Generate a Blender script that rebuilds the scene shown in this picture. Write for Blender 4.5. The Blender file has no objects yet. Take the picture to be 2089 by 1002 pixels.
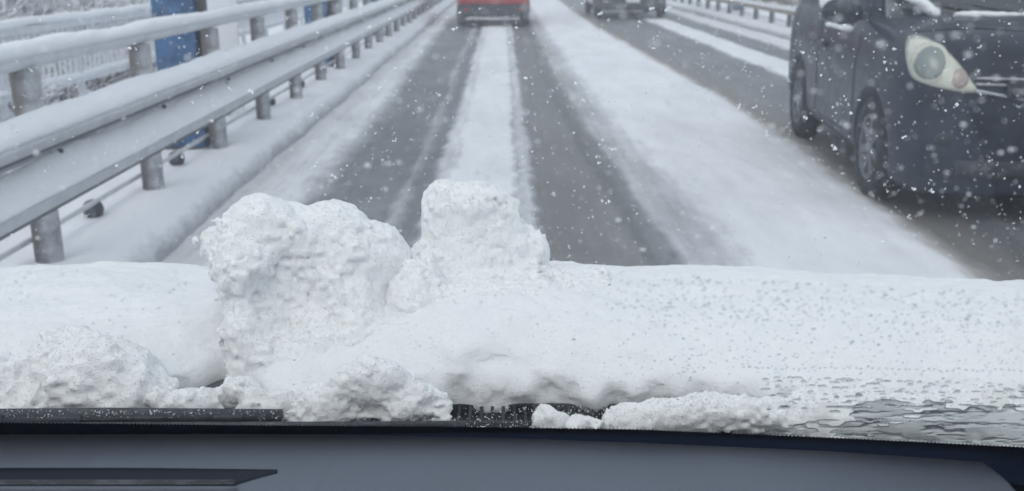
import bpy, bmesh, math, random
import numpy as np
from mathutils import Vector, Matrix, noise
from mathutils.bvhtree import BVHTree

random.seed(7); np.random.seed(7)
sc = bpy.context.scene
C = sc.collection
PI = math.pi

# ------------------------------------------------------------------ camera, sky, sun, exposure
H = 1.35; PITCH = math.radians(16.1); YAW = math.atan(19.5/2006); FPX = 2006.0
cam = bpy.data.cameras.new('camera'); co = bpy.data.objects.new('camera', cam); C.objects.link(co)
co.location = (0, 0, H); co.rotation_euler = (PI/2-PITCH, 0, -YAW)
cam.sensor_width = 36; cam.lens = 36*FPX/2089; cam.clip_start = 0.02; cam.clip_end = 600
cam.dof.use_dof = True; cam.dof.focus_distance = 1.15; cam.dof.aperture_fstop = 7.8
sc.camera = co
world = bpy.data.worlds.new('World'); sc.world = world; world.use_nodes = True
wn = world.node_tree; wn.nodes.clear()
SUN_EL = math.radians(48); SUN_ROT = math.radians(200)
sky = wn.nodes.new('ShaderNodeTexSky'); sky.sky_type = 'NISHITA'; sky.sun_disc = False
sky.sun_elevation = SUN_EL; sky.sun_rotation = SUN_ROT; sky.dust_density = 6; sky.air_density = 1.0
hsv = wn.nodes.new('ShaderNodeMix'); hsv.data_type = 'RGBA'; hsv.inputs[0].default_value = 0.82
hsv.inputs[7].default_value = (7.3, 8.0, 8.6, 1)      # cloud deck
bg = wn.nodes.new('ShaderNodeBackground'); bg.inputs[1].default_value = 0.125
wo = wn.nodes.new('ShaderNodeOutputWorld')
wn.links.new(sky.outputs[0], hsv.inputs[6]); wn.links.new(hsv.outputs[2], bg.inputs[0]); wn.links.new(bg.outputs[0], wo.inputs[0])
sl = bpy.data.lights.new('sun', 'SUN'); sl.energy = 0.5; sl.angle = math.radians(40); sl.color = (1, .97, .93)
so = bpy.data.objects.new('sun', sl); C.objects.link(so)
d = Vector((math.sin(SUN_ROT)*math.cos(SUN_EL), math.cos(SUN_ROT)*math.cos(SUN_EL), math.sin(SUN_EL)))
so.rotation_euler = d.to_track_quat('Z', 'Y').to_euler(); so.location = (0, -3, 8)
sc.view_settings.view_transform = 'Standard'; sc.view_settings.look = 'None'
sc.view_settings.exposure = 0.13; sc.view_settings.gamma = 1
sc.render.engine = 'CYCLES'; sc.cycles.max_bounces = 10; sc.cycles.transparent_max_bounces = 24
sc.cycles.volume_bounces = 1

# ------------------------------------------------------------------ surveying helpers (photo bearing -> point in the place)
cs, sn = math.cos(YAW), math.sin(YAW)
def ray(u, v):
    x = (u-1044.5)/FPX; z = -(v-501)/FPX
    fy = math.cos(PITCH)+z*math.sin(PITCH); fz = -math.sin(PITCH)+z*math.cos(PITCH)
    return Vector((x*cs+fy*sn, -x*sn+fy*cs, fz))
def aty(u, v, y):
    r = ray(u, v); t = y/r.y; return Vector((r.x*t, y, H+r.z*t))
def atz(u, v, z):
    r = ray(u, v); t = (z-H)/r.z; return Vector((r.x*t, r.y*t, z))
WS_Z0, WS_S = 0.903, math.tan(math.radians(38))      # windscreen: its foot curves back towards the right pillar
def wsy(x): return .900-.20*max(0, x)**2-.02*max(0, -x)**2
def onws(u, v, off=0.0):
    r = ray(u, v); t = 0; yb_ = .9
    for _ in range(12):
        t = (WS_Z0+WS_S*yb_-H+off)/(r.z+WS_S*r.y); yb_ = wsy(r.x*t)
    return Vector((r.x*t, r.y*t, H+r.z*t))

# ------------------------------------------------------------------ object helpers
def tag(o, label=None, cat=None, group=None, kind=None):
    if label: o['label'] = label
    if cat: o['category'] = cat
    if group: o['group'] = group
    if kind: o['kind'] = kind
    return o
def thing(name, label, cat, loc=(0, 0, 0), group=None, rz=0):
    o = bpy.data.objects.new(name, None); C.objects.link(o); o.location = loc; o.rotation_euler = (0, 0, rz)
    o.empty_display_size = .1
    return tag(o, label, cat, group)
def link_mesh(name, me, mat, parent=None, smooth=True):
    if mat is not None:
        for m in (mat if isinstance(mat, (list, tuple)) else [mat]): me.materials.append(m)
    if smooth: me.polygons.foreach_set('use_smooth', [True]*len(me.polygons))
    o = bpy.data.objects.new(name, me); C.objects.link(o); o.parent = parent
    return o
def obj(name, bm, mat, parent=None, smooth=True, autos=None):
    me = bpy.data.meshes.new(name); bm.normal_update(); bm.to_mesh(me); bm.free()
    o = link_mesh(name, me, mat, parent, smooth)
    return o
def npmesh(name, V, Fq, mat, parent=None, smooth=True):
    me = bpy.data.meshes.new(name)
    V = np.asarray(V, dtype=np.float32); Fq = np.asarray(Fq, dtype=np.int32)
    k = Fq.shape[1]
    me.vertices.add(len(V)); me.vertices.foreach_set('co', V.ravel())
    me.loops.add(Fq.size); me.loops.foreach_set('vertex_index', Fq.ravel())
    me.polygons.add(len(Fq)); me.polygons.foreach_set('loop_start', np.arange(len(Fq), dtype=np.int32)*k)
    me.update(calc_edges=True); me.validate()
    return link_mesh(name, me, mat, parent, smooth)
def box(bm, c, s, rot=None, bev=0.0):
    M = Matrix.Translation(c)
    if rot is not None: M = M @ rot
    r = bmesh.ops.create_cube(bm, size=1, matrix=M @ Matrix.Diagonal((s[0], s[1], s[2], 1)))
    if bev > 0:
        es = list({e for v in r['verts'] for e in v.link_edges})
        bmesh.ops.bevel(bm, geom=es, offset=bev, segments=2, affect='EDGES', profile=.6)
def tube(bm, pts, rad, n=10, cap=True):
    rings = []
    for i, p in enumerate(pts):
        p = Vector(p); a = Vector(pts[max(i-1, 0)]); b = Vector(pts[min(i+1, len(pts)-1)])
        t = (b-a).normalized(); up = Vector((0, 0, 1)) if abs(t.z) < .9 else Vector((0, 1, 0))
        s = t.cross(up).normalized(); w = s.cross(t)
        r = rad[i] if isinstance(rad, (list, tuple)) else rad
        rings.append([bm.verts.new(p+s*math.cos(2*PI*k/n)*r+w*math.sin(2*PI*k/n)*r) for k in range(n)])
    for a, b in zip(rings, rings[1:]):
        for k in range(n): bm.faces.new((a[k], a[(k+1) % n], b[(k+1) % n], b[k]))
    if cap: bm.faces.new(rings[0][::-1]); bm.faces.new(rings[-1])
def lathe(bm, prof, n=32, M=Matrix()):      # profile (r, x) about the local X axis
    rings = [[bm.verts.new(M @ Vector((x, r*math.cos(2*PI*k/n), r*math.sin(2*PI*k/n)))) for k in range(n)] for r, x in prof]
    for a, b in zip(rings, rings[1:]):
        for k in range(n): bm.faces.new((a[k], a[(k+1) % n], b[(k+1) % n], b[k]))
    return rings
def grid_faces(nx, ny):
    i = np.arange(nx-1)[None, :]; j = np.arange(ny-1)[:, None]; a = (j*nx+i).ravel()
    return np.stack([a, a+1, a+nx+1, a+nx], 1)
def extrude_profile(name, prof, ys, mat, parent, closed=False, fn=None, sx=1, x0=0):
    n = len(prof); V = []
    for j, y in enumerate(ys):
        for i, (x, z) in enumerate(prof):
            dx, dz = fn(i, x, y, z) if fn else (0, 0)
            V.append((x0+sx*(x+dx), y, z+dz))
    F = []
    for j in range(len(ys)-1):
        for i in range(n if closed else n-1):
            a = j*n+i; b = j*n+(i+1) % n; q = (a, b, b+n, a+n); F.append(q if sx > 0 else q[::-1])
    o = npmesh(name, V, F, mat, parent)
    return o
def copy_to(o, parent=None, loc=None):
    c = o.copy(); C.objects.link(c); c.parent = parent
    if loc is not None: c.location = loc
    return c

# ------------------------------------------------------------------ numpy noise and surface nets for crumbly snow
LAT = np.random.RandomState(3).rand(32, 32, 32).astype(np.float32)*2-1
def vnoise(P, scale, seed=0):
    Q = P/scale+seed*7.31; I = np.floor(Q).astype(np.int32); f = (Q-I).astype(np.float32); f = f*f*(3-2*f)
    I0 = I & 31; I1 = (I+1) & 31
    x0, y0, z0 = I0.T; x1, y1, z1 = I1.T; fx, fy, fz = f.T
    c00 = LAT[x0, y0, z0]*(1-fx)+LAT[x1, y0, z0]*fx; c10 = LAT[x0, y1, z0]*(1-fx)+LAT[x1, y1, z0]*fx
    c01 = LAT[x0, y0, z1]*(1-fx)+LAT[x1, y0, z1]*fx; c11 = LAT[x0, y1, z1]*(1-fx)+LAT[x1, y1, z1]*fx
    return (c00*(1-fy)+c10*fy)*(1-fz)+(c01*(1-fy)+c11*fy)*fz
def fbm(P, layers, seed=0):
    r = np.zeros(len(P), dtype=np.float32)
    for k, (s, a) in enumerate(layers): r += a*vnoise(P, s, seed+k*3+1)
    return r
CRUMB = [(.075, .015), (.035, .0068), (.015, .0034), (.0075, .0040)]
def nets(F, org, h):
    S = F < 0
    nx, ny, nz = F.shape
    c = [S[i:nx-1+i, j:ny-1+j, k:nz-1+k] for i in (0, 1) for j in (0, 1) for k in (0, 1)]
    s = sum(x.astype(np.int8) for x in c); act = (s > 0) & (s < 8)
    idx = -np.ones(act.shape, dtype=np.int32); A = np.argwhere(act); idx[act] = np.arange(len(A))
    acc = np.zeros((len(A), 3)); cnt = np.zeros(len(A))
    cor = [(i, j, k) for i in (0, 1) for j in (0, 1) for k in (0, 1)]
    val = {q: F[A[:, 0]+q[0], A[:, 1]+q[1], A[:, 2]+q[2]] for q in cor}
    for q in cor:
        for ax in range(3):
            if q[ax] == 0:
                p = list(q); p[ax] = 1; p = tuple(p); a, b = val[q], val[p]; m = (a < 0) != (b < 0)
                t = np.where(m, a/(a-b+1e-12), 0)
                pt = np.tile(np.array(q, float), (len(A), 1)); pt[:, ax] = t
                acc[m] += pt[m]; cnt[m] += 1
    V = (A+acc/cnt[:, None])*h+np.array(org)
    faces = []
    for ax in range(3):
        sl0 = [slice(1, -1)]*3; sl1 = [slice(1, -1)]*3
        sl0[ax] = slice(0, -1); sl1[ax] = slice(1, None)
        a = S[tuple(sl0)]; b = S[tuple(sl1)]
        for flip in (0, 1):
            m = (a & ~b) if flip == 0 else (~a & b)
            I = np.argwhere(m); 
            for t in range(3):
                if t != ax: I[:, t] += 1
            u_, v_ = [t for t in range(3) if t != ax]
            if ax == 1: u_, v_ = v_, u_
            e = np.eye(3, dtype=int)
            q = [I-e[u_]-e[v_], I-e[v_], I, I-e[u_]]
            q = [idx[p[:, 0], p[:, 1], p[:, 2]] for p in q]
            if flip: q = q[::-1]
            faces.append(np.stack(q, 1))
    return V, np.concatenate(faces)
def snow_clump(name, balls, mat, h=.0022, seed=0, k=.012, layers=CRUMB, cuts=(), pad=.03, flat=None, parent=None):
    """balls: (centre, (rx, ry, rz)); cuts are hollows; flat: z of the floor it lies on"""
    cen = np.array([b[0] for b in balls]); rad = np.array([b[1] for b in balls])
    lo = (cen-rad).min(0)-pad; hi = (cen+rad).max(0)+pad
    if flat is not None: lo[2] = max(lo[2], flat-2*h)
    n = np.ceil((hi-lo)/h).astype(int)+1
    g = [lo[i]+np.arange(n[i])*h for i in range(3)]
    X, Y, Z = np.meshgrid(*g, indexing='ij'); P = np.stack([X.ravel(), Y.ravel(), Z.ravel()], 1).astype(np.float32)
    def ell(c, r):
        q = (P-np.array(c, dtype=np.float32))/np.array(r, dtype=np.float32); L = np.sqrt((q*q).sum(1)); return (L-1)*min(r)
    D = np.full(len(P), 1e3, dtype=np.float32); kk = k
    for c, r in balls:
        e = ell(c, r); hh = np.clip(.5+.5*(e-D)/kk, 0, 1); D = e*(1-hh)+D*hh-kk*hh*(1-hh)
    for c, r in cuts:
        e = -ell(c, r); hh = np.clip(.5-.5*(e-D)/kk*1, 0, 1); hh = 1-hh; D = D*(1-hh)+e*hh+kk*hh*(1-hh)
    m = np.abs(D) < .045
    Pm = P[m]; big_ = [l for l in layers if l[0] > .018]; small_ = [l for l in layers if l[0] <= .018]
    D[m] += fbm(Pm, big_, seed)+fbm(Pm, small_, seed+40)*np.clip(.95+1.1*vnoise(Pm, .04, seed+9), .55, 1.7)
    if flat is not None: D = np.maximum(D, flat-P[:, 2])
    D = D.reshape(n)
    D[0] = D[-1] = 1; D[:, 0] = D[:, -1] = 1; D[:, :, 0] = D[:, :, -1] = 1
    V, Fq = nets(D, lo, h)
    return npmesh(name, V, Fq, mat, parent)

def grains(o, mat, per_cm2=14, r0=.0005, r1=.0013, seed=1, lim=None, name='snow_grains'):
    me = o.data; nv = len(me.vertices); V = np.zeros(nv*3); me.vertices.foreach_get('co', V); V = V.reshape(-1, 3)
    nl = len(me.loops); L = np.zeros(nl, dtype=np.int32); me.loops.foreach_get('vertex_index', L); Q = L.reshape(-1, 4)
    a, b, c = V[Q[:, 0]], V[Q[:, 1]], V[Q[:, 3]]; n = np.cross(b-a, c-a); A = np.linalg.norm(n, axis=1); n = n/np.maximum(A[:, None], 1e-12)
    w = A*((n[:, 1] < .25) | (n[:, 2] > .35))*(1+3*(n[:, 2] > .4)*(r1 > .002))
    if lim is not None: w = w*lim(V[Q].mean(1))
    rs = np.random.RandomState(seed); N_ = min(int(w.sum()*1e4*per_cm2), 150000); idx = rs.choice(len(Q), N_, p=w/w.sum())
    u, v = rs.rand(N_, 1), rs.rand(N_, 1); P = a[idx]+(b-a)[idx]*u+(c-a)[idx]*v
    r = (r0+(r1-r0)*rs.rand(N_, 1)**2.5); P = P+n[idx]*r*.1
    T = np.array([(1, 1, 1), (1, -1, -1), (-1, 1, -1), (-1, -1, 1)])/1.3
    qx = rs.randn(N_, 4); qx /= np.linalg.norm(qx, axis=1)[:, None]; w_, x_, y_, z_ = qx.T
    Rm = np.stack([1-2*(y_*y_+z_*z_), 2*(x_*y_-z_*w_), 2*(x_*z_+y_*w_), 2*(x_*y_+z_*w_), 1-2*(x_*x_+z_*z_), 2*(y_*z_-x_*w_), 2*(x_*z_-y_*w_), 2*(y_*z_+x_*w_), 1-2*(x_*x_+y_*y_)], 1).reshape(-1, 3, 3)
    W = P[:, None, :]+np.einsum('nij,kj->nki', Rm, T)*r[:, None, :]*(.7+.6*rs.rand(N_, 4, 1))
    F = (np.array([(0, 1, 2), (0, 3, 1), (0, 2, 3), (1, 3, 2)])[None]+(np.arange(N_)*4)[:, None, None]).reshape(-1, 3)
    g = npmesh(name, W.reshape(-1, 3), F, mat, o, True); g['kind'] = 'stuff'; return g
# ------------------------------------------------------------------ materials
def new_mat(name):
    m = bpy.data.materials.new(name); m.use_nodes = True; nt = m.node_tree
    return m, nt, nt.nodes['Principled BSDF']
def N(nt, t, **kw):
    n = nt.nodes.new(t)
    for k, v in kw.items(): setattr(n, k, v)
    return n
def noise_node(nt, scale, detail=4, rough=.6, vec=None, stretch=None):
    n = N(nt, 'ShaderNodeTexNoise'); n.inputs['Scale'].default_value = scale; n.inputs['Detail'].default_value = detail; n.inputs['Roughness'].default_value = rough
    tc = N(nt, 'ShaderNodeTexCoord'); out = tc.outputs['Object']
    if stretch:
        mp = N(nt, 'ShaderNodeMapping'); mp.inputs['Scale'].default_value = stretch; nt.links.new(out, mp.inputs[0]); out = mp.outputs[0]
    nt.links.new(out, n.inputs['Vector']); return n
def ramp(nt, src, stops):
    r = N(nt, 'ShaderNodeValToRGB'); cr = r.color_ramp
    while len(cr.elements) < len(stops): cr.elements.new(.5)
    for e, (p, c) in zip(cr.elements, stops):
        e.position = p; e.color = (c, c, c, 1) if isinstance(c, (int, float)) else (*c, 1)
    nt.links.new(src, r.inputs[0]); return r
def mixc(nt, fac, a, b):
    m = N(nt, 'ShaderNodeMix', data_type='RGBA')
    for s, v in ((0, fac), (6, a), (7, b)):
        if isinstance(v, (int, float)): m.inputs[s].default_value = v
        elif isinstance(v, tuple): m.inputs[s].default_value = (*v, 1)
        else: nt.links.new(v, m.inputs[s])
    return m.outputs[2]
def bump(nt, p, src, strength, dist):
    b = N(nt, 'ShaderNodeBump'); b.inputs['Strength'].default_value = strength; b.inputs['Distance'].default_value = dist
    nt.links.new(src, b.inputs['Height']); nt.links.new(b.outputs[0], p.inputs['Normal'])
def simple(name, col, rough=.6, metal=0, coat=0, var=0.0, vscale=20, bmp=0, bscale=200, spec=.5, dust=None):
    m, nt, p = new_mat(name); p.inputs['Roughness'].default_value = rough; p.inputs['Metallic'].default_value = metal
    p.inputs['Coat Weight'].default_value = coat; p.inputs['Coat Roughness'].default_value = .08
    p.inputs['Specular IOR Level'].default_value = spec
    src = None
    if var > 0:
        n = noise_node(nt, vscale); src = mixc(nt, ramp(nt, n.outputs[0], [(.35, 0), (.65, 1)]).outputs[0], tuple(c*(1-var) for c in col), tuple(min(1, c*(1+var)) for c in col))
    if dust:
        n2 = noise_node(nt, dust[1], 6, .7); f = ramp(nt, n2.outputs[0], [(dust[2], 0), (dust[3], 1)]).outputs[0]
        src = mixc(nt, f, src if src is not None else col, dust[0])
        rr = N(nt, 'ShaderNodeMix'); nt.links.new(f, rr.inputs[0]); rr.inputs[2].default_value = rough; rr.inputs[3].default_value = .8
        nt.links.new(rr.outputs[0], p.inputs['Roughness'])
    if src is not None: nt.links.new(src, p.inputs['Base Color'])
    else: p.inputs['Base Color'].default_value = (*col, 1)
    if bmp:
        b = noise_node(nt, bscale, 3); bump(nt, p, b.outputs[0], .6, bmp)
    return m
def snow_mat(name, col=(.86, .885, .91), bdist=.0017, bscale=420, pits=None, big=None, sss=0):
    m, nt, p = new_mat(name); p.inputs['Roughness'].default_value = .85; p.inputs['Specular IOR Level'].default_value = .25
    p.inputs['Subsurface Weight'].default_value = sss; p.inputs['Subsurface Radius'].default_value = (1, 1.1, 1.25); p.inputs['Subsurface Scale'].default_value = .005
    n = noise_node(nt, bscale*.1, 5, .65)
    c = mixc(nt, ramp(nt, n.outputs[0], [(.3, 0), (.7, 1)]).outputs[0], tuple(x*.965 for x in col), tuple(min(.93, x*1.02) for x in col))
    h1 = noise_node(nt, bscale, 5, .75).outputs[0]; h2 = noise_node(nt, bscale*.28, 4, .7).outputs[0]
    ha = N(nt, 'ShaderNodeMath', operation='MULTIPLY_ADD'); nt.links.new(h2, ha.inputs[0]); ha.inputs[1].default_value = 1.6; nt.links.new(h1, ha.inputs[2]); h = ha.outputs[0]
    if pits:
        vo = N(nt, 'ShaderNodeTexVoronoi'); vo.inputs['Scale'].default_value = pits[0]
        tc = N(nt, 'ShaderNodeTexCoord'); nt.links.new(tc.outputs['Object'], vo.inputs['Vector'])
        mask = noise_node(nt, 6, 2).outputs[0]; mr = ramp(nt, mask, [(.38, 0), (.6, 1)]).outputs[0]
        dot = ramp(nt, vo.outputs['Distance'], [(.08, 1), (.27, 0)]).outputs[0]
        sel = ramp(nt, vo.outputs['Color'], [(.45, 0), (.5, 1)]).outputs[0]
        mu = N(nt, 'ShaderNodeMath', operation='MULTIPLY'); nt.links.new(mr, mu.inputs[0]); nt.links.new(dot, mu.inputs[1])
        mu2 = N(nt, 'ShaderNodeMath', operation='MULTIPLY'); nt.links.new(mu.outputs[0], mu2.inputs[0]); nt.links.new(sel, mu2.inputs[1])
        c = mixc(nt, mu2.outputs[0], c, pits[1])
        sb = N(nt, 'ShaderNodeMath', operation='MULTIPLY_ADD'); nt.links.new(mu2.outputs[0], sb.inputs[0]); sb.inputs[1].default_value = -1.2; nt.links.new(h, sb.inputs[2]); h = sb.outputs[0]
    nt.links.new(c, p.inputs['Base Color'])
    bump(nt, p, h, .5, bdist)
    return m

M = {}
def shade_below(m, col, lo=-.55, hi=-.05):  # darkens downward-facing sides: shade of groove and underside put into the colour
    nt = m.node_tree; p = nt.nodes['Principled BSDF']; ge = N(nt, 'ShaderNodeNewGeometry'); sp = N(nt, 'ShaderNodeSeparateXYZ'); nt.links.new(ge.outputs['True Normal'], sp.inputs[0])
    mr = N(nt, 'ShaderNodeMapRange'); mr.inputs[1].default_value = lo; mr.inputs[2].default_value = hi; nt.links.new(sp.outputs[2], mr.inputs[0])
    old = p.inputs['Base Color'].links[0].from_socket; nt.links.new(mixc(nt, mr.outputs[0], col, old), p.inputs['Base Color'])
M['snow'] = snow_mat('fresh_snow')
M['snow_hood'] = snow_mat('bonnet_snow', (.89, .905, .925), pits=(210, (.72, .75, .79)), bdist=.0026)
M['grain'] = snow_mat('loose_snow_grain', (.90, .915, .93), bdist=.0005, bscale=420)
M['chunk'] = snow_mat('broken_snow', (.90, .915, .93), bdist=.0012, bscale=420)
M['snow_far'] = snow_mat('roadside_snow', (.82, .84, .88), bdist=.012, bscale=30)
M['galv'] = simple('galvanised_steel', (.36, .37, .39), .6, .0, var=.25, vscale=9, dust=((.66, .68, .72), 14, .45, .62))
M['beam'] = simple('snow_dusted_beam', (.60, .62, .66), .7, var=.05, vscale=5, dust=((.70, .72, .76), 9, .38, .58), bmp=.003, bscale=60)
M['pipe'] = simple('snow_dusted_pipe', (.58, .60, .64), .6, var=.06, vscale=5, dust=((.68, .70, .74), 9, .38, .58))
shade_below(M['beam'], (.12, .12, .125))
M['beam_dirty'] = simple('dirty_beige_beam', (.33, .295, .245), .6, var=.12, vscale=4, dust=((.24, .215, .185), 3, .5, .7))
M['post'] = simple('dirty_grey_post', (.34, .345, .36), .7, var=.2, vscale=14, dust=((.52, .54, .57), 16, .42, .60), bmp=.003, bscale=60)
def windblown(m, dark, lo=-.35, hi=.5):      # snow driven onto the side that faces the road
    nt = m.node_tree; p = nt.nodes['Principled BSDF']; ge = N(nt, 'ShaderNodeNewGeometry'); sp = N(nt, 'ShaderNodeSeparateXYZ'); nt.links.new(ge.outputs['Normal'], sp.inputs[0])
    nn = noise_node(nt, 16, 5, .7); a_ = N(nt, 'ShaderNodeMath', operation='MULTIPLY_ADD'); nt.links.new(nn.outputs[0], a_.inputs[0]); a_.inputs[1].default_value = .9; nt.links.new(sp.outputs[0], a_.inputs[2])
    mr = N(nt, 'ShaderNodeMapRange'); mr.inputs[1].default_value = lo+.45; mr.inputs[2].default_value = hi+.45; nt.links.new(a_.outputs[0], mr.inputs[0])
    old = p.inputs['Base Color'].links[0].from_socket; nt.links.new(mixc(nt, mr.outputs[0], dark, old), p.inputs['Base Color'])
windblown(M['post'], (.13, .122, .12))
M['paint_white'] = simple('white_painted_rail', (.62, .64, .68), .5, var=.08, vscale=12)
M['blue'] = simple('blue_painted_steel', (.030, .095, .215), .5, var=.35, vscale=14, dust=((.25, .33, .45), 22, .60, .74), bmp=.002, bscale=40)
M['dark_metal'] = simple('weathered_dark_metal', (.055, .055, .06), .6, var=.3, vscale=30)
M['twig'] = simple('brown_twig', (.085, .075, .07), .9, var=.3, vscale=12)
M['tyre'] = simple('tyre_rubber', (.02, .021, .024), .85, bmp=.003, bscale=90, dust=((.10, .11, .125), 20, .5, .75))
M['rim'] = simple('grimy_alloy_rim', (.17, .18, .20), .6, .1, dust=((.13, .135, .15), 18, .45, .65))
M['black_paint'] = simple('dirty_black_car_paint', (.006, .011, .022), .38, 0, .25, spec=.35, dust=((.040, .052, .078), 6, .36, .75), bmp=.002, bscale=8)
M['black_far'] = simple('black_paint_far_car', (.018, .022, .03), .3, 0, .6, dust=((.08, .09, .11), 9, .45, .7))
M['red_paint'] = simple('red_car_paint', (.36, .010, .020), .3, 0, .7, dust=((.30, .08, .09), 6, .5, .75))
M['trim'] = simple('black_plastic_trim', (.030, .036, .045), .6, bmp=.002, bscale=120, dust=((.16, .175, .20), 12, .5, .72))
M['car_glass'] = simple('tinted_car_window', (.03, .04, .045), .08, 0, 1)
M['chrome'] = simple('dull_chrome', (.55, .58, .62), .25, .9, dust=((.5, .52, .55), 20, .5, .7))
M['plate'] = simple('white_plate', (.72, .74, .76), .5)
M['lamp_lens'] = simple('yellowed_headlight_lens', (.56, .57, .49), .25, 0, 1, var=.08, vscale=16)
M['lamp_bowl'] = simple('headlight_bowl', (.24, .27, .265), .35, .35, .5)
M['lamp_ring'] = simple('headlight_ring', (.62, .62, .52), .35, 0, .8)
M['lamp_amber'] = simple('indicator_lens', (.36, .30, .28), .3, 0, 1)
M['red_lens'] = simple('tail_lamp_lens', (.35, .02, .02), .2, 0, 1)
M['bonnet'] = simple('own_bonnet_paint', (.02, .024, .03), .3, 0, 1)
M['cowl'] = simple('wet_cowl_plastic', (.022, .027, .034), .55, bmp=.0012, bscale=300, dust=((.09, .10, .115), 180, .5, .72))
M['rubber'] = simple('wiper_rubber', (.045, .051, .06), .6, bmp=.0005, bscale=300, dust=((.12, .13, .15), 150, .52, .7))
M['frit'] = simple('dark_glass_border', (.0042, .0090, .022), .9, spec=.02)
M['dash'] = simple('soft_grey_dashboard', (.100, .115, .146), .62, var=.05, vscale=5, bmp=.0003, bscale=900, spec=.3)
M['vent'] = simple('dark_vent_plastic', (.006, .010, .020), .6, spec=.2)

def glass_mats():
    m, nt, p = new_mat('windscreen_glass'); nt.nodes.remove(p)
    tr = N(nt, 'ShaderNodeBsdfTransparent'); tr.inputs[0].default_value = (.985, .99, .992, 1)
    gl = N(nt, 'ShaderNodeBsdfGlossy'); gl.inputs['Roughness'].default_value = .02
    fr = N(nt, 'ShaderNodeFresnel'); fr.inputs[0].default_value = 1.3
    mx = N(nt, 'ShaderNodeMixShader'); out = nt.nodes['Material Output']
    sc_ = N(nt, 'ShaderNodeMath', operation='MULTIPLY'); sc_.inputs[1].default_value = .22
    nt.links.new(fr.outputs[0], sc_.inputs[0]); nt.links.new(sc_.outputs[0], mx.inputs[0])
    nt.links.new(tr.outputs[0], mx.inputs[1]); nt.links.new(gl.outputs[0], mx.inputs[2]); nt.links.new(mx.outputs[0], out.inputs[0])
    M['glass'] = m
    m, nt, p = new_mat('water'); p.inputs['Transmission Weight'].default_value = 1; p.inputs['Roughness'].default_value = .02
    p.inputs['IOR'].default_value = 1.33; p.inputs['Base Color'].default_value = (.94, .97, .97, 1); M['water'] = m
    m, nt, p = new_mat('slushy_water'); p.inputs['Transmission Weight'].default_value = .90; p.inputs['Roughness'].default_value = .05
    p.inputs['IOR'].default_value = 1.32; p.inputs['Base Color'].default_value = (.93, .965, .97, 1)
    M['slush_water'] = m
glass_mats()

# ------------------------------------------------------------------ road surface
def smooth(a, b, x):
    t = np.clip((x-a)/(b-a), 0, 1); return t*t*(3-2*t)
def interp(y, ys, xs): return np.interp(y, ys, xs)
def road_cover(x, y):
    """snow cover 0..1, brown tint 0..1, dark line 0..1"""
    P = np.stack([x, y*.22, np.zeros_like(x)], 1)
    w = .045*vnoise(P, .5, 2)+.035*vnoise(P, .13, 5)+.05*vnoise(np.stack([x, y*.8, np.zeros_like(x)], 1), .09, 7)          # wandering edges, long along the road
    X = x+w*.6
    def band(x0, x1, s0, s1): return smooth(x0-s0, x0+s0, X)*(1-smooth(x1-s1, x1+s1, X))
    c = np.zeros_like(x)
    sh = interp(y, [3, 4.9, 8, 14, 25], [-1.20, -1.18, -1.12, -1.20, -1.25])
    c = np.maximum(c, .80*(1-smooth(sh-.12, sh+.16, X)))
    c = np.maximum(c, .30*band(-.62, -.54, .03, .04))
    c = np.maximum(c, .93*band(-.42, .10, .035, .06))
    c = np.where((X < -.30) & (X > -.45), c*.74, c)
    c = np.maximum(c, .60*band(.10, .20, .03, .03))
    e = interp(y, [3, 4.35, 8, 12.5, 21, 40], [.86, .81, .68, .59, .62, .65])
    f = interp(y, [3, 4.35, 8, 12.5, 21, 40], [1.22, 1.14, .98, .92, .85, .85])
    g = interp(y, [3, 4.3, 7.4, 12, 21, 40], [2.06, 2.12, 2.28, 2.25, 2.05, 2.05])
    c = np.maximum(c, smooth(e-.02, e+.07, X)*(.48+.50*smooth(e+.15, f+.18, X))*(1-smooth(g-.17, g+.14, X)))
    c = np.maximum(c, .97*band(3.42, 3.97, .07, .10))
    c = np.maximum(c, .95*smooth(4.45, 4.62, X))
    brown = band(.20, .75, .05, .1)*.5+smooth(g-.2, g+.05, X)*(1-smooth(g+.1, g+.5, X))*.9
    brown = np.maximum(brown, .35*(1-smooth(-1.5, -1.35, X)))
    dark = band(e-.13, e-.06, .02, .03)*.8
    return c, brown, dark
xs = np.concatenate([np.arange(-1.72, 2.6, .018), np.arange(2.6, 5.2, .035)])
ys = [1.6]
while ys[-1] < 150: ys.append(ys[-1]+max(.035, ys[-1]*.011))
ys = np.array(ys); XX, YY = np.meshgrid(xs, ys); fx, fy = XX.ravel(), YY.ravel()
cov, brn, drk = road_cover(fx, fy)
P3 = np.stack([fx, fy, 0*fx], 1)
zz = cov*.028*(1+.35*vnoise(P3, .18, 8)+.2*vnoise(P3, .06, 9))+.004*vnoise(P3*np.array([1, .3, 1]), .09, 4)
road = npmesh('road', np.stack([fx, fy, zz], 1), grid_faces(len(xs), len(ys)), None)
ca = road.data.color_attributes.new('cover', 'FLOAT_COLOR', 'POINT')
ca.data.foreach_set('color', np.stack([cov, brn, drk, np.ones_like(cov)], 1).astype(np.float32).ravel())
m, nt, p = new_mat('snowy_asphalt')
at = N(nt, 'ShaderNodeAttribute', attribute_name='cover'); sep = N(nt, 'ShaderNodeSeparateColor'); nt.links.new(at.outputs['Color'], sep.inputs[0])
n1 = noise_node(nt, 16, 6, .7, stretch=(1, .35, 1)); n2 = noise_node(nt, 90, 3, .7); n3 = noise_node(nt, 2.2, 5, .65, stretch=(1, .3, 1))
asp = mixc(nt, ramp(nt, n2.outputs[0], [(.35, 0), (.66, 1)]).outputs[0], (.065, .074, .083), (.19, .205, .222))
asp = mixc(nt, ramp(nt, n3.outputs[0], [(.42, 0), (.66, .55)]).outputs[0], asp, (.23, .247, .265))
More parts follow.
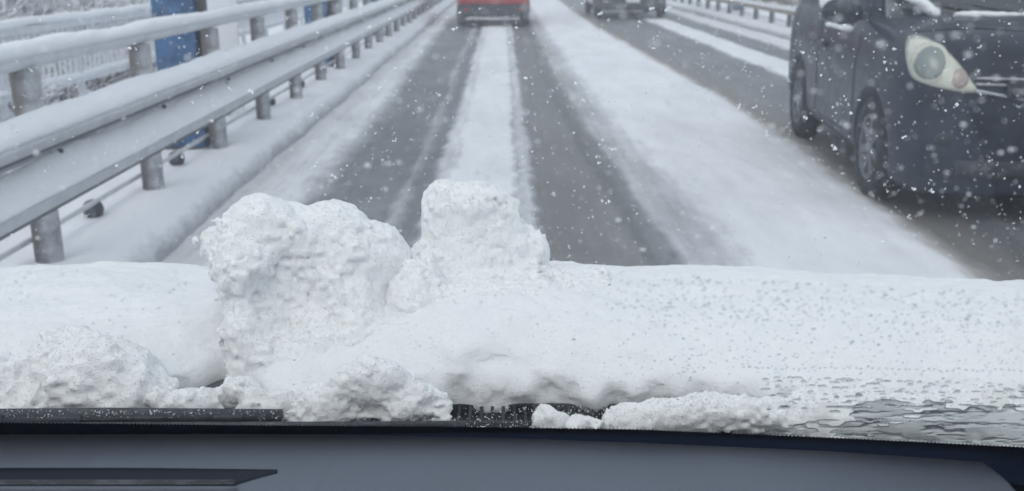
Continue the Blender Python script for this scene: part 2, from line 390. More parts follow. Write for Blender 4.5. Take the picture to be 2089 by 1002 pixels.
asp = mixc(nt, sep.outputs[1], asp, (.172, .160, .150))
asp = mixc(nt, sep.outputs[2], asp, (.09, .10, .11))
st = noise_node(nt, 26, 4, .6, stretch=(1, .035, 1)); fine_ = noise_node(nt, 130, 3, .8); tread = noise_node(nt, 30, 3, .6, stretch=(.5, 1.3, 1))
def ma_(a, k, c):
    q = N(nt, 'ShaderNodeMath', operation='MULTIPLY_ADD'); nt.links.new(a, q.inputs[0]); q.inputs[1].default_value = k
    if isinstance(c, (int, float)): q.inputs[2].default_value = c
    else: nt.links.new(c, q.inputs[2])
    return q.outputs[0]
sm = ma_(n1.outputs[0], .34, sep.outputs[0]); sm = ma_(st.outputs[0], .42, sm); sm = ma_(fine_.outputs[0], .34, sm); sm = ma_(tread.outputs[0], .30, sm); sm = ma_(n3.outputs[0], .45, sm)
a1 = N(nt, 'ShaderNodeMath', operation='SUBTRACT'); nt.links.new(sm, a1.inputs[0]); a1.inputs[1].default_value = .76
a2 = ramp(nt, a1.outputs[0], [(.16, 0), (.30, .12), (.55, .40), (.85, .76), (1.14, 1)]); 
slush = mixc(nt, ramp(nt, n3.outputs[0], [(.35, 0), (.62, 1)]).outputs[0], (.70, .72, .76), (.82, .84, .88)); slush = mixc(nt, ramp(nt, fine_.outputs[0], [(.30, .35), (.42, 0)]).outputs[0], slush, (.5, .51, .54)); slush = mixc(nt, sep.outputs[1], slush, (.58, .56, .55))
col = mixc(nt, a2.outputs[0], asp, slush); nt.links.new(col, p.inputs['Base Color'])
rr = ramp(nt, a2.outputs[0], [(0, .48), (.5, .8)]); nt.links.new(rr.outputs[0], p.inputs['Roughness'])
p.inputs['Specular IOR Level'].default_value = .4
bump(nt, p, sm, .7, .012)
road.data.materials.append(m); tag(road, kind='structure')

# land beyond both fences, one broad sheet under everything
def terrain():
    gx = np.concatenate([np.arange(-150, -12, 6.), np.arange(-12, 14, .5), np.arange(14, 151, 6.)]); gy = np.concatenate([np.arange(-20, 2, 4.), np.arange(2, 40, .5), np.arange(40, 151, 5.)])
    X, Y = np.meshgrid(gx, gy); x, y = X.ravel(), Y.ravel(); P = np.stack([x, y, 0*x], 1)
    z = -.75+.25*vnoise(P, 3.1, 4)+.10*vnoise(P, .9, 6)
    inside = (x > -3.9) & (x < 7.4); z = np.where(inside, -.9, z)
    z = np.where(x > 7.4, np.maximum(z, -.5), z)
    tag(npmesh('terrain', np.stack([x, y, z], 1), grid_faces(len(gx), len(gy)), M['snow_far']), kind='structure')
terrain()

# pavements: snow-covered, rounded over the kerb stone; concrete face shows through at its foot
def edge_mat(name, snow, dirt, lo, hi):
    m, nt, p = new_mat(name); p.inputs['Roughness'].default_value = .85
    tc = N(nt, 'ShaderNodeTexCoord'); sp = N(nt, 'ShaderNodeSeparateXYZ'); nt.links.new(tc.outputs['Object'], sp.inputs[0])
    n = noise_node(nt, 11, 8, .8, stretch=(1, .6, 1)); ma = N(nt, 'ShaderNodeMath', operation='MULTIPLY_ADD')
    nt.links.new(n.outputs[0], ma.inputs[0]); ma.inputs[1].default_value = .17; nt.links.new(sp.outputs[2], ma.inputs[2])
    f = N(nt, 'ShaderNodeMapRange'); f.inputs[1].default_value = lo+.085; f.inputs[2].default_value = hi+.085; nt.links.new(ma.outputs[0], f.inputs[0])
    n2 = noise_node(nt, 25, 4); s2 = mixc(nt, n2.outputs[0], tuple(c*.96 for c in snow), snow)
    nt.links.new(mixc(nt, f.outputs[0], dirt, s2), p.inputs['Base Color']); bump(nt, p, noise_node(nt, 40, 5).outputs[0], .5, .01)
    return m
M['kerb_left'] = edge_mat('snow_over_kerb', (.83, .85, .89), (.33, .34, .37), .03, .13)
M['kerb_right'] = edge_mat('snow_over_dark_kerb', (.83, .85, .89), (.20, .205, .22), .02, .15)
def pavement(name, prof, mat, seed, bumps=.012):
    pr = []
    for (x0, z0), (x1, z1) in zip(prof, prof[1:]):
        n = max(2, int(abs(x1-x0)/.05)+int(abs(z1-z0)/.015))
        pr += [(x0+(x1-x0)*i/n, z0+(z1-z0)*i/n) for i in range(n)]
    pr.append(prof[-1]); pr = np.array(pr)
    yy = [1.2]
    while yy[-1] < 150: yy.append(yy[-1]+max(.04, yy[-1]*.012))
    yy = np.array(yy)
    X = np.tile(pr[:, 0], (len(yy), 1)).ravel(); Z = np.tile(pr[:, 1], (len(yy), 1)).ravel(); Y = np.repeat(yy, len(pr))
    P = np.stack([X, Y, Z], 1)
    k = np.clip((Z-.02)/.1, 0, 1)
    Z2 = Z+k*(bumps*vnoise(P, .28, seed)+bumps*.6*vnoise(P, .09, seed+1)); X2 = X+.03*vnoise(P*np.array([0, 1, 0]), .7, seed+2)*(Z < .17)+.012*vnoise(P, .1, seed+3)
    F = grid_faces(len(pr), len(yy))
    if prof[0][0] > prof[-1][0]: F = F[:, ::-1]
    return tag(npmesh(name, np.stack([X2, Y, Z2], 1), F, mat), kind='structure')
pavement('pavement_left', [(-1.55, -.02), (-1.575, .02), (-1.60, .08), (-1.63, .125), (-1.68, .152), (-1.76, .165), (-2.1, .16), (-3.2, .15), (-3.9, .16), (-3.95, -.9)], M['kerb_left'], 11)
pavement('pavement_right', [(5.02, -.02), (5.04, .02), (5.06, .10), (5.09, .145), (5.2, .165), (5.8, .17), (7.4, .16), (7.45, -.9)], M['kerb_right'], 31)

# ------------------------------------------------------------------ guardrails
BEAM = [(0, .772), (.012, .772), (.040, .760), (.078, .730), (.084, .70), (.078, .668), (.035, .640), (.006, .628), (.002, .615), (.006, .600), (.030, .578),
        (.074, .505), (.084, .47), (.080, .437), (.058, .412), (.012, .395), (0, .395)]
BACK = [(x-.005, z) for x, z in BEAM[::-1]]
def rail_samples(y0, y1):
    y = [y0]
    while y[-1] < y1: y.append(y[-1]+max(.05, y[-1]*.012))
    return y
def guardrail(x0, sx, y0, y1, label, beam_mat, snow, name='guardrail', post_y0=None, dirty=False):
    g = thing(name, label, 'guardrail', (x0, y0, 0))
    ysr = rail_samples(0, y1-y0)
    def wob(i, x, y, z): return (0, .003*noise.noise((0, y*.7, 3)))
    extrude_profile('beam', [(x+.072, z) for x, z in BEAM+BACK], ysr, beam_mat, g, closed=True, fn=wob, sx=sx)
    bb_ = bmesh.new(); yj = .9; pl0 = None; bj = bmesh.new()
    while yj < min(30, y1-y0):
        if pl0 is None:
            for (xa, za), (xb, zb_) in zip(BEAM[1:], BEAM[2:-1]):
                q = [bj.verts.new((sx*(.072+xx+.006), yy, z_)) for xx, z_, yy in ((xa, za, 0), (xb, zb_, 0), (xb, zb_, .32), (xa, za, .32))]; bj.faces.new(q)
                bj.faces.new([bj.verts.new((sx*(.072+xx+o_), 0, z_)) for xx, z_, o_ in ((xa, za, .006), (xb, zb_, .006), (xb, zb_, 0), (xa, za, 0))])
            bmesh.ops.remove_doubles(bj, verts=bj.verts, dist=.0001)
            pl0 = obj('splice_plate', bj, beam_mat, g, False); pl0.location = (0, yj, 0)
        else: copy_to(pl0, g, (0, yj, 0))
        yj += 3.83
    yj = post_y0-y0
    while yj < 25:
        for z_ in (.575, .600): bmesh.ops.create_cone(bb_, cap_ends=True, segments=6, radius1=.011, radius2=.009, depth=.014, matrix=Matrix.Translation((sx*.094, yj+(z_-.59)*2, z_+.012)) @ Matrix.Rotation(PI/2, 4, 'Y'))
        yj += 1.275
    tag(obj('bolt', bb_, M['dark_metal'], g, False), kind='stuff')
    # top pipe
    bm = bmesh.new(); tube(bm, [(0, y, .985) for y in ysr[::6]+[ysr[-1]]], .042, 14)
    obj('top_rail', bm, M['pipe'] if not dirty else beam_mat, g)
    bm = bmesh.new(); tube(bm, [(-.085*sx, y, .235) for y in ysr[::6]+[ysr[-1]]], .013, 8); obj('bottom_pipe', bm, M['paint_white'], g)
    # snow lying on the pipe and on both ledges of the beam
    def cap(name_, cx, cz, wid, th, seed, slope=0.0, amp=.22):
        pr = []; n = 12
        for i in range(n+1):
            a = PI*i/n; pr.append((cx+wid*math.cos(a), cz+slope*math.cos(a)*wid+th*max(0, math.sin(a))**.7))
        for i in range(1, 5): pr.append((cx-wid+2*wid*i/5, cz-.004-slope*wid*(1-2*i/5)))
        def fn(i, x, y, z):
            t = max(0, (z-cz)/th); k = 1+amp*2*noise.noise((seed, y*1.3, 0))+amp*noise.noise((seed, y*7, x*9))
            j = .004*noise.noise((x*40, y*14, z*40+seed))
            return ((x-cx)*amp*.4*noise.noise((seed+4, y*3, 0))+j, t*th*(k-1)+j)
        o = extrude_profile(name_, pr, ysr, M['snow_far'], g, closed=True, fn=fn, sx=sx)
        return o
    if snow > 0:
        cap('rail_snow', 0, .995, .050, .058*snow, 3, amp=.13)
        cap('rail_snow', .108, .742, .053, .046*snow, 8, slope=-.52, amp=.14)
        cap('rail_snow', .125, .545, .052, .026*snow, 14, slope=-1.05, amp=.16)
    # posts
    bm = bmesh.new(); n = 16; prof = [(.056, .05), (.056, .94)]
    rings = [[bm.verts.new((r*math.cos(2*PI*k/n), r*math.sin(2*PI*k/n), z)) for k in range(n)] for r, z in prof]
    for k in range(n): bm.faces.new((rings[0][k], rings[0][(k+1) % n], rings[1][(k+1) % n], rings[1][k]))
    bm.faces.new(rings[1]); bm.faces.new(rings[0][::-1])
    p0 = None; y = post_y0; i = 0
    while y < y1-.2:
        if p0 is None:
            p0 = obj('post', bm, M['post'], g); p0.location = (0, y-y0, 0); q = p0
            bb = bmesh.new(); box(bb, (.068*sx, 0, .58), (.03, .07, .26), bev=.004); br0 = obj('bracket', bb, M['galv'], p0)
        else:
            q = copy_to(p0, g, (0, y-y0, 0)); copy_to(br0, q)
        q.rotation_euler = (0, 0, i*1.7 if False else 0)
        y += 1.275; i += 1
    return g
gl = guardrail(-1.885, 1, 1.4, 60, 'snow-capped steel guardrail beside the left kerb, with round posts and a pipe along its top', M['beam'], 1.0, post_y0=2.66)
gr = guardrail(5.42, -1, 4, 70, 'dirty beige guardrail beyond the oncoming lane, on the far snowy kerb', M['beam_dirty'], .25, post_y0=4.9, dirty=True)

# ------------------------------------------------------------------ outer picket fences
def fence(x0, y0, y1, label, post0, np_ind, sx):
    g = thing('picket_fence', label, 'fence', (x0, y0, .15))
    ysr = rail_samples(0, y1-y0)
    for z, w, h in ((.68, .03, .03), (.185, .022, .025)):
        bm = bmesh.new(); L = y1-y0; box(bm, (0, L/2, z), (w*2, L, h*2)); obj('rail', bm, M['paint_white'], g, False)
        pr = [(w*1.35*math.cos(PI*i/8), z+h*.95+(.062 if z > .5 else .05)*math.sin(PI*i/8)**.7) for i in range(9)]
        extrude_profile('rail_snow', pr, ysr, M['snow_far'], g, closed=True, fn=lambda i, x, y, z_: (.01*noise.noise((1, y*3, z)), .018*noise.noise((x*6, y*2.2, z))))
    bm = bmesh.new(); box(bm, (0, 0, .44), (.020, .030, .48)); p0 = obj('picket', bm, M['paint_white'], g, False)
    bm = bmesh.new(); box(bm, (0, 0, .36), (.05, .04, .72)); 
    v = [bm.verts.new(q) for q in ((-.02, -.03, .0), (.02, -.03, .0), (.02, .14, 0), (-.02, .14, 0), (-.02, -.02, .2), (.02, -.02, .2))]
    for f in ((0, 1, 2, 3), (0, 4, 5, 1), (1, 5, 2), (3, 2, 5, 4), (0, 3, 4)): bm.faces.new([v[i] for i in f])
    q0 = obj('post', bm, M['paint_white'], g, False); y = post0; first = True
    while y < y1:
        if first: q0.location = (0, y-y0, 0); first = False
        else: copy_to(q0, g, (0, y-y0, 0))
        y += 1.445
    k = 0; y = .05; rest = bmesh.new()
    while y < y1-y0 and y < 40:
        if k < np_ind:
            if k == 0: p0.location = (0, y, 0)
            else: copy_to(p0, g, (0, y, 0))
        else: box(rest, (0, y, .45), (.014, .022, .48))
        k += 1; y += .107
    r = obj('pickets', rest, M['paint_white'], g, False); tag(r, kind='stuff')
    return g
fence(-3.8, 5.0, 48, 'white picket railing with snow on its rails, along the outer edge of the left pavement', 6.08, 230, 1)
fence(7.3, 12, 60, 'pale picket railing behind the beige guardrail on the far side of the road', 13, 40, -1)

# blue painted uprights just behind the guardrails
def blue_post(loc, label, w=.27, dpt=.20, h=3.2):
    g = thing('blue_steel_post', label, 'post', loc, 'blue steel posts behind the guardrails')
    bm = bmesh.new(); box(bm, (0, 0, h/2-.02), (w, dpt, h), bev=.012); obj('column', bm, M['blue'], g, False)
    bm = bmesh.new(); box(bm, (w/2+.022, .02, h/2), (.04, .12, h-.1), bev=.006); obj('side_channel', bm, M['dark_metal'], g, False)
    bm = bmesh.new(); box(bm, (0, 0, .0), (w+.12, dpt+.12, .05), bev=.01); f = obj('base_plate', bm, M['dark_metal'], g, False)
    return g
blue_post((-2.12, 6.60, .14), 'blue painted steel post, the nearest one behind the left guardrail')
blue_post((-2.19, 11.95, .15), 'blue painted steel post behind the left guardrail, second from the camera')
blue_post((-2.19, 17.0, .15), 'blue painted steel post behind the left guardrail, half hidden and farthest along it')
blue_post((5.95, 25.6, .15), 'blue painted steel post behind the beige guardrail across the road')
def panel():
    g = thing('pale_panel', 'plain pale snow-dusted panel standing behind the guardrail, right of the nearest blue post', 'panel', (-2.22, 7.9, .15))
    bm = bmesh.new(); box(bm, (0, 0, .70), (.30, .03, 1.30), bev=.006); obj('board', bm, M['snow_far'], g, False)
    bm = bmesh.new(); box(bm, (0, .035, .72), (.05, .04, 1.44), bev=.004); obj('stake', bm, M['galv'], g, False)
panel()
# round dark reflector studs between the left guardrail posts, under the bottom pipe
yb = 4.70
lab = ['round dark reflector stud nearest the bonnet, half sunk in snow behind the left guardrail',
       'round dark reflector stud in the snow beside the second guardrail post from the camera']
k = 0
for y in (4.66, 5.93, 8.45, 9.75, 11.0):
    g = thing('reflector_stud', ['round dark reflector stud nearest the camera, half sunk in snow',
        'round dark reflector stud in the snow, just in front of the nearest blue post', 'dark reflector stud low beside the fourth visible guardrail post',
        'dark reflector stud low beside the fifth visible guardrail post', 'small far reflector stud beyond the fifth visible guardrail post'][k], 'reflector', (-1.99, y, .195), 'reflector studs behind the left guardrail')
    bm = bmesh.new(); lathe(bm, [(.001, -.03), (.034, -.030), (.047, -.016), (.049, .01), (.039, .032), (.001, .036)], 18, Matrix.Rotation(-PI/2, 4, 'Z')); obj('body', bm, M['dark_metal'], g)
    bm = bmesh.new(); lathe(bm, [(.001, -.01), (.028, -.008), (.030, .0)], 14, Matrix.Translation((0, -.034, 0)) @ Matrix.Rotation(PI/2, 4, 'Z')); obj('lens', bm, M['trim'], g)
    k += 1

# snowy bushes beyond the left fence
def bush(loc, size, label, seed):
    rnd = random.Random(seed); g = thing('snowy_bush', label, 'bush', loc, 'snowy bushes beyond the picket railing')
    bt = bmesh.new(); bs = bmesh.new(); segs = []
    def grow(p, d, L, r, lv):
        n = 3; pts = [p]; rs = [r]
        for i in range(n):
            d = (d+Vector((rnd.uniform(-.35, .35), rnd.uniform(-.35, .35), rnd.uniform(-.2, .25)))).normalized(); p = p+d*L/n; pts.append(p); rs.append(r*(1-.25*(i+1)/n))
            if lv < 4:
                for _ in range(2 if lv else 3):
                    dd = (d+Vector((rnd.uniform(-1, 1), rnd.uniform(-1, 1), rnd.uniform(-.35, .6)))).normalized(); grow(p, dd, L*rnd.uniform(.5, .75), r*.55, lv+1)
        tube(bt, pts, rs, 4, False)
        if lv >= 1: tube(bs, [q+Vector((0, 0, r*.9+.004)) for q in pts], [max(x*1.1, .006) for x in rs], 4, True)
    for a in range(3): grow(Vector((rnd.uniform(-.1, .1), rnd.uniform(-.1, .1), 0)), Vector((rnd.uniform(-.4, .4), rnd.uniform(-.4, .4), 1)).normalized(), size*.55, .022, 0 if a == 0 else 1)
    obj('branch', bt, M['twig'], g); obj('snow', bs, M['snow_far'], g)
bl = ['snowy bare bush low beyond the picket railing at the left edge of the photo', 'snow-laden bare bush behind the railing, second from the left edge', 'snowy bare bush behind the railing near its post left of the blue post',
      'snowy bare bush directly left of the nearest blue post, behind the railing', 'small snowy bush close under the railing, nearest the camera', 'small snowy bush close under the railing left of the blue post', 'tall snowy bush farther back behind the railing, at far left',
      'low twiggy bush pressed against the railing, cut by the left edge of the photo', 'low twiggy bush under the railing between its first two visible posts', 'low twiggy bush showing under the rail just right of the second railing post',
      'low twiggy bush under the rail, left of the second guardrail post', 'low twiggy bush close behind the blue post']
for i, (x, y, s) in enumerate([(-5.7, 10.2, 1.9), (-5.9, 11.9, 2.0), (-5.6, 13.2, 2.0), (-6.0, 15.2, 2.3), (-5.0, 9.0, 1.0), (-5.05, 11.2, 1.1), (-7.6, 13.4, 3.0), (-4.45, 7.3, 1.35), (-4.5, 8.4, 1.4), (-4.45, 9.5, 1.35), (-4.6, 10.6, 1.5), (-4.5, 12.1, 1.4)]):
    bush((x, y, -.8), s, bl[i], 40+i)

# ------------------------------------------------------------------ cars
def loft_body(name, stations, mat, parent, half, sub=2, cutters=()):
    """stations: (y, [(x, z) ...]) half profiles from the floor centre round to the roof centre"""
    bm = bmesh.new(); rings = []
    for y, pr in stations:
        r = [bm.verts.new((x, y, z)) for x, z in pr]+[bm.verts.new((-x, y, z)) for x, z in pr[::-1] if x > 1e-6]
        rings.append(r)
    n = len(rings[0])
    for a, b in zip(rings, rings[1:]):
        for k in range(n): bm.faces.new((a[k], b[k], b[(k+1) % n], a[(k+1) % n]))
    bm.faces.new(rings[0]); bm.faces.new(rings[-1][::-1])
    bmesh.ops.recalc_face_normals(bm, faces=bm.faces)
    me = bpy.data.meshes.new(name); bm.to_mesh(me); bm.free()
    tmp = bpy.data.objects.new('tmp', me); C.objects.link(tmp)
    md = tmp.modifiers.new('s', 'SUBSURF'); md.levels = sub; md.render_levels = sub
    cobs = []
    for (cy, cz, cr, x0, x1) in cutters:
        cb = bmesh.new(); bmesh.ops.create_cone(cb, cap_ends=True, segments=40, radius1=cr, radius2=cr, depth=x1-x0, matrix=Matrix.Translation(((x0+x1)/2, cy, cz)) @ Matrix.Rotation(PI/2, 4, 'Y'))
        cm = bpy.data.meshes.new('c'); cb.to_mesh(cm); cb.free(); cobj = bpy.data.objects.new('c', cm); C.objects.link(cobj); cobs.append(cobj)
        b = tmp.modifiers.new('b', 'BOOLEAN'); b.operation = 'DIFFERENCE'; b.object = cobj; b.solver = 'EXACT'
    dg = bpy.context.evaluated_depsgraph_get(); me2 = bpy.data.meshes.new_from_object(tmp.evaluated_get(dg))
    bpy.data.objects.remove(tmp)
    for c_ in cobs: bpy.data.objects.remove(c_)
    me2.name = name; me2.materials.clear()
    o = link_mesh(name, me2, mat, parent)
    return o
def wheel(parent, x, y, r, side, w=.17, name='wheel'):
    bm = bmesh.new(); s = side
    Mx = Matrix.Translation((x, y, r))
    rr = r
    prof = [(rr*.62, -.5*w), (rr*.9, -.5*w), (rr*.985, -.40*w), (rr, -.2*w), (rr, .2*w), (rr*.985, .40*w), (rr*.9, .5*w), (rr*.66, .5*w), (rr*.63, .42*w)]
    if s < 0: prof = [(a, -b) for a, b in prof]
    lathe(bm, prof, 36, Mx); bmesh.ops.recalc_face_normals(bm, faces=bm.faces)
    t = obj('tyre', bm, M['tyre'], None); 
    wroot = t; wroot.name = name; t.parent = parent
    bm = bmesh.new()
    Mr = Mx @ Matrix.Diagonal((s, 1, 1, 1))
    lathe(bm, [(rr*.655, .40*w), (rr*.64, .46*w), (rr*.58, .44*w), (rr*.56, .30*w), (rr*.55, -.1*w), (.001, -.1*w)], 36, Mr)
    for k in range(7):
        a = 2*PI*k/7; R = Matrix.Rotation(a, 4, 'X')
        box(bm, Mr @ (R @ Vector((.36*w, 0, rr*.33))), (.02, .05, rr*.50), R)
    lathe(bm, [(.055, .2*w), (.055, .42*w), (.04, .46*w), (.001, .46*w)], 16, Mr)
    bmesh.ops.recalc_face_normals(bm, faces=bm.faces)
    obj('rim', bm, M['rim'], t, False)
    return t

def sedan_like(name, loc, rz, L, W, Hh, paint, label, wb, front_to_us, parts):
    """local +y = the end nearest the camera at y=0, body extends to +L"""
    g = thing(name, label, 'car', loc, None, rz); hw = W/2; belt = Hh*.60; gc = .19
    def prof(w, zb, zt, crown):
        return [(0, zb), (w*.80, zb), (w*.97, zb+.06), (w*.995, zb+(zt-zb)*.35), (w, zb+(zt-zb)*.65), (w*.975, zt-.05), (w*.88, zt), (w*.4, zt+crown), (0, zt+crown)]
    if front_to_us:
        st = [(0, .80, .30, .60, .02), (.05, .90, .22, .74, .02), (.25, .97, gc, .84, .03), (.7, 1, gc, .92, .03), (1.1, 1, gc, belt, .03), (L*.6, 1, gc, belt+.02, .03), (L-.5, .99, gc, belt+.02, .03), (L-.1, .94, .22, belt, .02), (L, .86, .35, .75, .01)]
    else:
        st = [(0, .88, .30, .92, .02), (.04, .93, .22, .98, .02), (.2, .98, gc, belt, .02), (.7, 1, gc, belt+.02, .03), (L*.5, 1, gc, belt+.02, .03), (L-1.1, 1, gc, belt, .03), (L-.5, .98, gc, .86, .03), (L-.1, .92, .22, .74, .02), (L, .8, .3, .6, .01)]
    w0 = .62 if front_to_us else .55; w1 = w0+wb
    cut = [(w0+.1 if False else w0, .30, .345, s*hw-.16*s if s > 0 else -hw-.1, hw+.1 if s > 0 else -hw+.16) for s in (1, -1)]
    cut = [(yy_, .30, .345, (hw-.22) if s > 0 else -hw-.1, hw+.1 if s > 0 else -hw+.22) for yy_ in (w0, w1) for s in (1, -1)]
    body = loft_body('body', [(y, prof(hw*a, zb, zt, c)) for y, a, zb, zt, c in st], paint, g, hw, cutters=cut)
    # cabin
    y0 = (.95 if front_to_us else .12); y1 = L-(.15 if front_to_us else .95)
    cab = [(y0, .80, belt-.02, belt+.02), (y0+(.75 if front_to_us else .25), .76, belt-.02, Hh-.03), (y0+1.3, .74, belt-.02, Hh), (y1-(1.0), .74, belt-.02, Hh), (y1-(.3 if front_to_us else .75), .76, belt-.02, Hh-.05), (y1, .80, belt-.02, belt+.02)]
    loft_body('cabin_glass', [(y, [(0, zb), (hw*a*1.08, zb), (hw*a*1.08, zb+.03), (hw*a, (zb+zt)/2), (hw*a*.9, zt-.05 if zt > belt+.1 else zt), (hw*a*.7, zt), (0, zt)]) for y, a, zb, zt in cab], M['car_glass'], g, hw)
    bm = bmesh.new(); box(bm, (0, (y0+y1)/2+(.1 if front_to_us else -.1), Hh-.005), (W*.62, (y1-y0)*.48, .035), bev=.012); obj('roof', bm, paint, g)
    for yy_ in (w0, w1):
        for s in (1, -1): wheel(g, s*(hw-.10), yy_, .30, s)
    parts(g, hw, L, Hh, belt)
    return g
def red_parts(g, hw, L, Hh, belt):
    bm = bmesh.new(); box(bm, (0, .0, .345), (hw*1.86, .16, .24), bev=.045); obj('lower_bumper', bm, M['trim'], g)
    bm = bmesh.new(); box(bm, (0, -.03, .56), (hw*1.84, .16, .20), bev=.05); obj('bumper', bm, M['red_paint'], g)
    bm = bmesh.new(); box(bm, (-.02, -.075, .165), (1.16, .03, .045), bev=.012); obj('bright_gap_strip', bm, M['chrome'], g)  # added pale strip, stands in for bright ground seen under the car
    for s in (1, -1):
        bm = bmesh.new(); box(bm, (s*hw*.80, -.01, .86), (.22, .10, .26), bev=.03); obj('tail_lamp', bm, M['red_lens'], g)
        bm = bmesh.new(); box(bm, (s*hw*.72, -.085, .36), (.12, .03, .05), bev=.01); obj('reflector', bm, M['red_lens'], g)
    bm = bmesh.new(); box(bm, (0, -.02, .76), (.33, .02, .165), bev=.004); obj('number_plate', bm, M['plate'], g)
    for s in (1, -1):
        bm = bmesh.new(); box(bm, (s*(hw-.14), .14, .19), (.16, .02, .22), bev=.005); obj('mud_flap', bm, M['trim'], g, False)
red = sedan_like('red_hatchback', (-.19, 21.5, .015), 0, 3.8, 1.60, 1.50, M['red_paint'], 'red hatchback seen from behind in our lane, with a black lower bumper', 2.45, False, red_parts)
def blk_parts(g, hw, L, Hh, belt):
    bm = bmesh.new(); box(bm, (0, -.0, .34), (hw*1.80, .14, .16), bev=.04); obj('lower_bumper', bm, M['trim'], g)
    bm = bmesh.new(); box(bm, (0, -.03, .62), (hw*1.0, .06, .10), bev=.02); obj('grille', bm, M['trim'], g)
    bm = bmesh.new(); box(bm, (0, -.09, .475), (.33, .02, .165), bev=.004); obj('number_plate', bm, M['plate'], g)
    for s in (1, -1):
        bm = bmesh.new(); box(bm, (s*hw*.76, .03, .66), (.30, .12, .13), bev=.04); obj('headlight', bm, M['lamp_lens'], g)
        bm = bmesh.new(); box(bm, (s*hw*.76, -.06, .42), (.13, .03, .07), bev=.02); obj('fog_lamp', bm, M['lamp_bowl'], g)
        bm = bmesh.new(); box(bm, (s*(hw+.09), 1.15, belt+.06), (.2, .12, .13), bev=.03); obj('door_mirror', bm, M['black_far'], g)
blk = sedan_like('black_car', (3.12, 24.2, .015), 0, 4.2, 1.76, 1.5, M['black_far'], 'distant black car coming towards us in the opposite lane, white number plate in front', 2.6, True, blk_parts)

# near black minivan in the oncoming lane
VF = Vector((2.17, 5.72, 0)); VR = Vector((2.37, 7.85, 0)); vyaw = math.atan2((VR-VF).x, (VR-VF).y)
vw = .82; fo = .64            # half width, front overhang
ex = Vector((math.cos(vyaw), -math.sin(vyaw), 0)); ey = Vector((math.sin(vyaw), math.cos(vyaw), 0))
vorg = VF-ey*fo+ex*(vw-.03)
van = thing('black_minivan', 'large black minivan passing close on the right, facing us with a yellowed almond-shaped headlight', 'minivan', tuple(vorg), None, -vyaw)
def vprof(w, zb, zt, crown, sill=.08):
    return [(0, zb), (w*.84, zb), (w*.955, zb+.03), (w*.985, zb+.12), (w*.99, zb+(zt-zb)*.40), (w, zb+(zt-zb)*.62), (w*.985, zb+(zt-zb)*.80), (w*.955, zt-.035), (w*.86, zt), (w*.4, zt+crown), (0, zt+crown)]
vst = [(0, .70, .18, .62, .01), (.02, .80, .15, .74, .01), (.09, .90, .13, .88, .015), (.22, .965, .13, .965, .02), (.42, .995, .14, 1.0, .025), (.75, 1, .17, 1.03, .03), (1.1, 1, .19, 1.05, .03), (1.9, 1, .19, 1.06, .03), (2.8, 1, .19, 1.07, .02), (3.25, .99, .2, 1.07, .02), (3.42, .95, .22, 1.05, .02), (3.46, .86, .3, .95, .01)]
vb = loft_body('body', [(y, vprof(vw*a, zb, zt, c)) for y, a, zb, zt, c in vst], M['black_paint'], van, vw, sub=3,
               cutters=[(yy_, .31, .345, (vw-.24) if s > 0 else -vw-.1, vw+.1 if s > 0 else -vw+.24) for yy_ in (fo, fo+(VR-VF).length) for s in (1, -1)])
for yy_ in (fo, fo+(VR-VF).length):
    for s in (1, -1): wheel(van, s*(vw-.095), yy_, .30, s)
loft_body('windscreen', [(y, [(0, zb), (w, zb), (w, zb+.01), (w*.99, (zb+zt)/2), (w*.95, zt-.02), (w*.7, zt), (0, zt)]) for y, w, zb, zt in
          [(.78, .68, .98, 1.02), (.86, .70, .98, 1.08), (1.2, .68, .98, 1.40), (1.38, .66, .98, 1.56), (1.45, .66, .98, 1.56)]], M['car_glass'], van, vw)
loft_body('cabin', [(y, [(0, zb), (w, zb), (w, zb+.02), (w*.97, (zb+zt)/2), (w*.90, zt-.08), (w*.78, zt), (0, zt+.02)]) for y, w, zb, zt in
          [(1.02, .76, 1.0, 1.06), (1.20, .77, 1.0, 1.30), (1.45, .775, 1.0, 1.62), (2.2, .775, 1.0, 1.68), (3.0, .775, 1.0, 1.67), (3.35, .76, 1.0, 1.55), (3.42, .74, 1.0, 1.2)]], M['black_paint'], van, vw)
for y0_, y1_ in ((1.35, 2.15), (2.25, 3.05)):
    for s in (-1, 1):
        bm = bmesh.new(); box(bm, (s*.765, (y0_+y1_)/2, 1.30), (.03, y1_-y0_, .40), Matrix.Rotation(-s*.10, 4, 'Y'), bev=.012); obj('side_window', bm, M['car_glass'], van)
for s in (-1, 1):
    bm = bmesh.new(); bmesh.ops.create_uvsphere(bm, u_segments=20, v_segments=12, radius=1, matrix=Matrix.Translation((s*.93, 1.02, 1.06)) @ Matrix.Diagonal((.125, .075, .085, 1))); mr = obj('door_mirror', bm, M['trim'], van)
    bm = bmesh.new(); box(bm, (s*.82, 1.05, 1.03), (.10, .05, .04), bev=.01); obj('mirror_arm', bm, M['trim'], mr)
    bm = bmesh.new(); box(bm, (s*.832, 1.95, .80), (.03, .19, .035), bev=.012); obj('door_handle', bm, M['black_paint'], van)
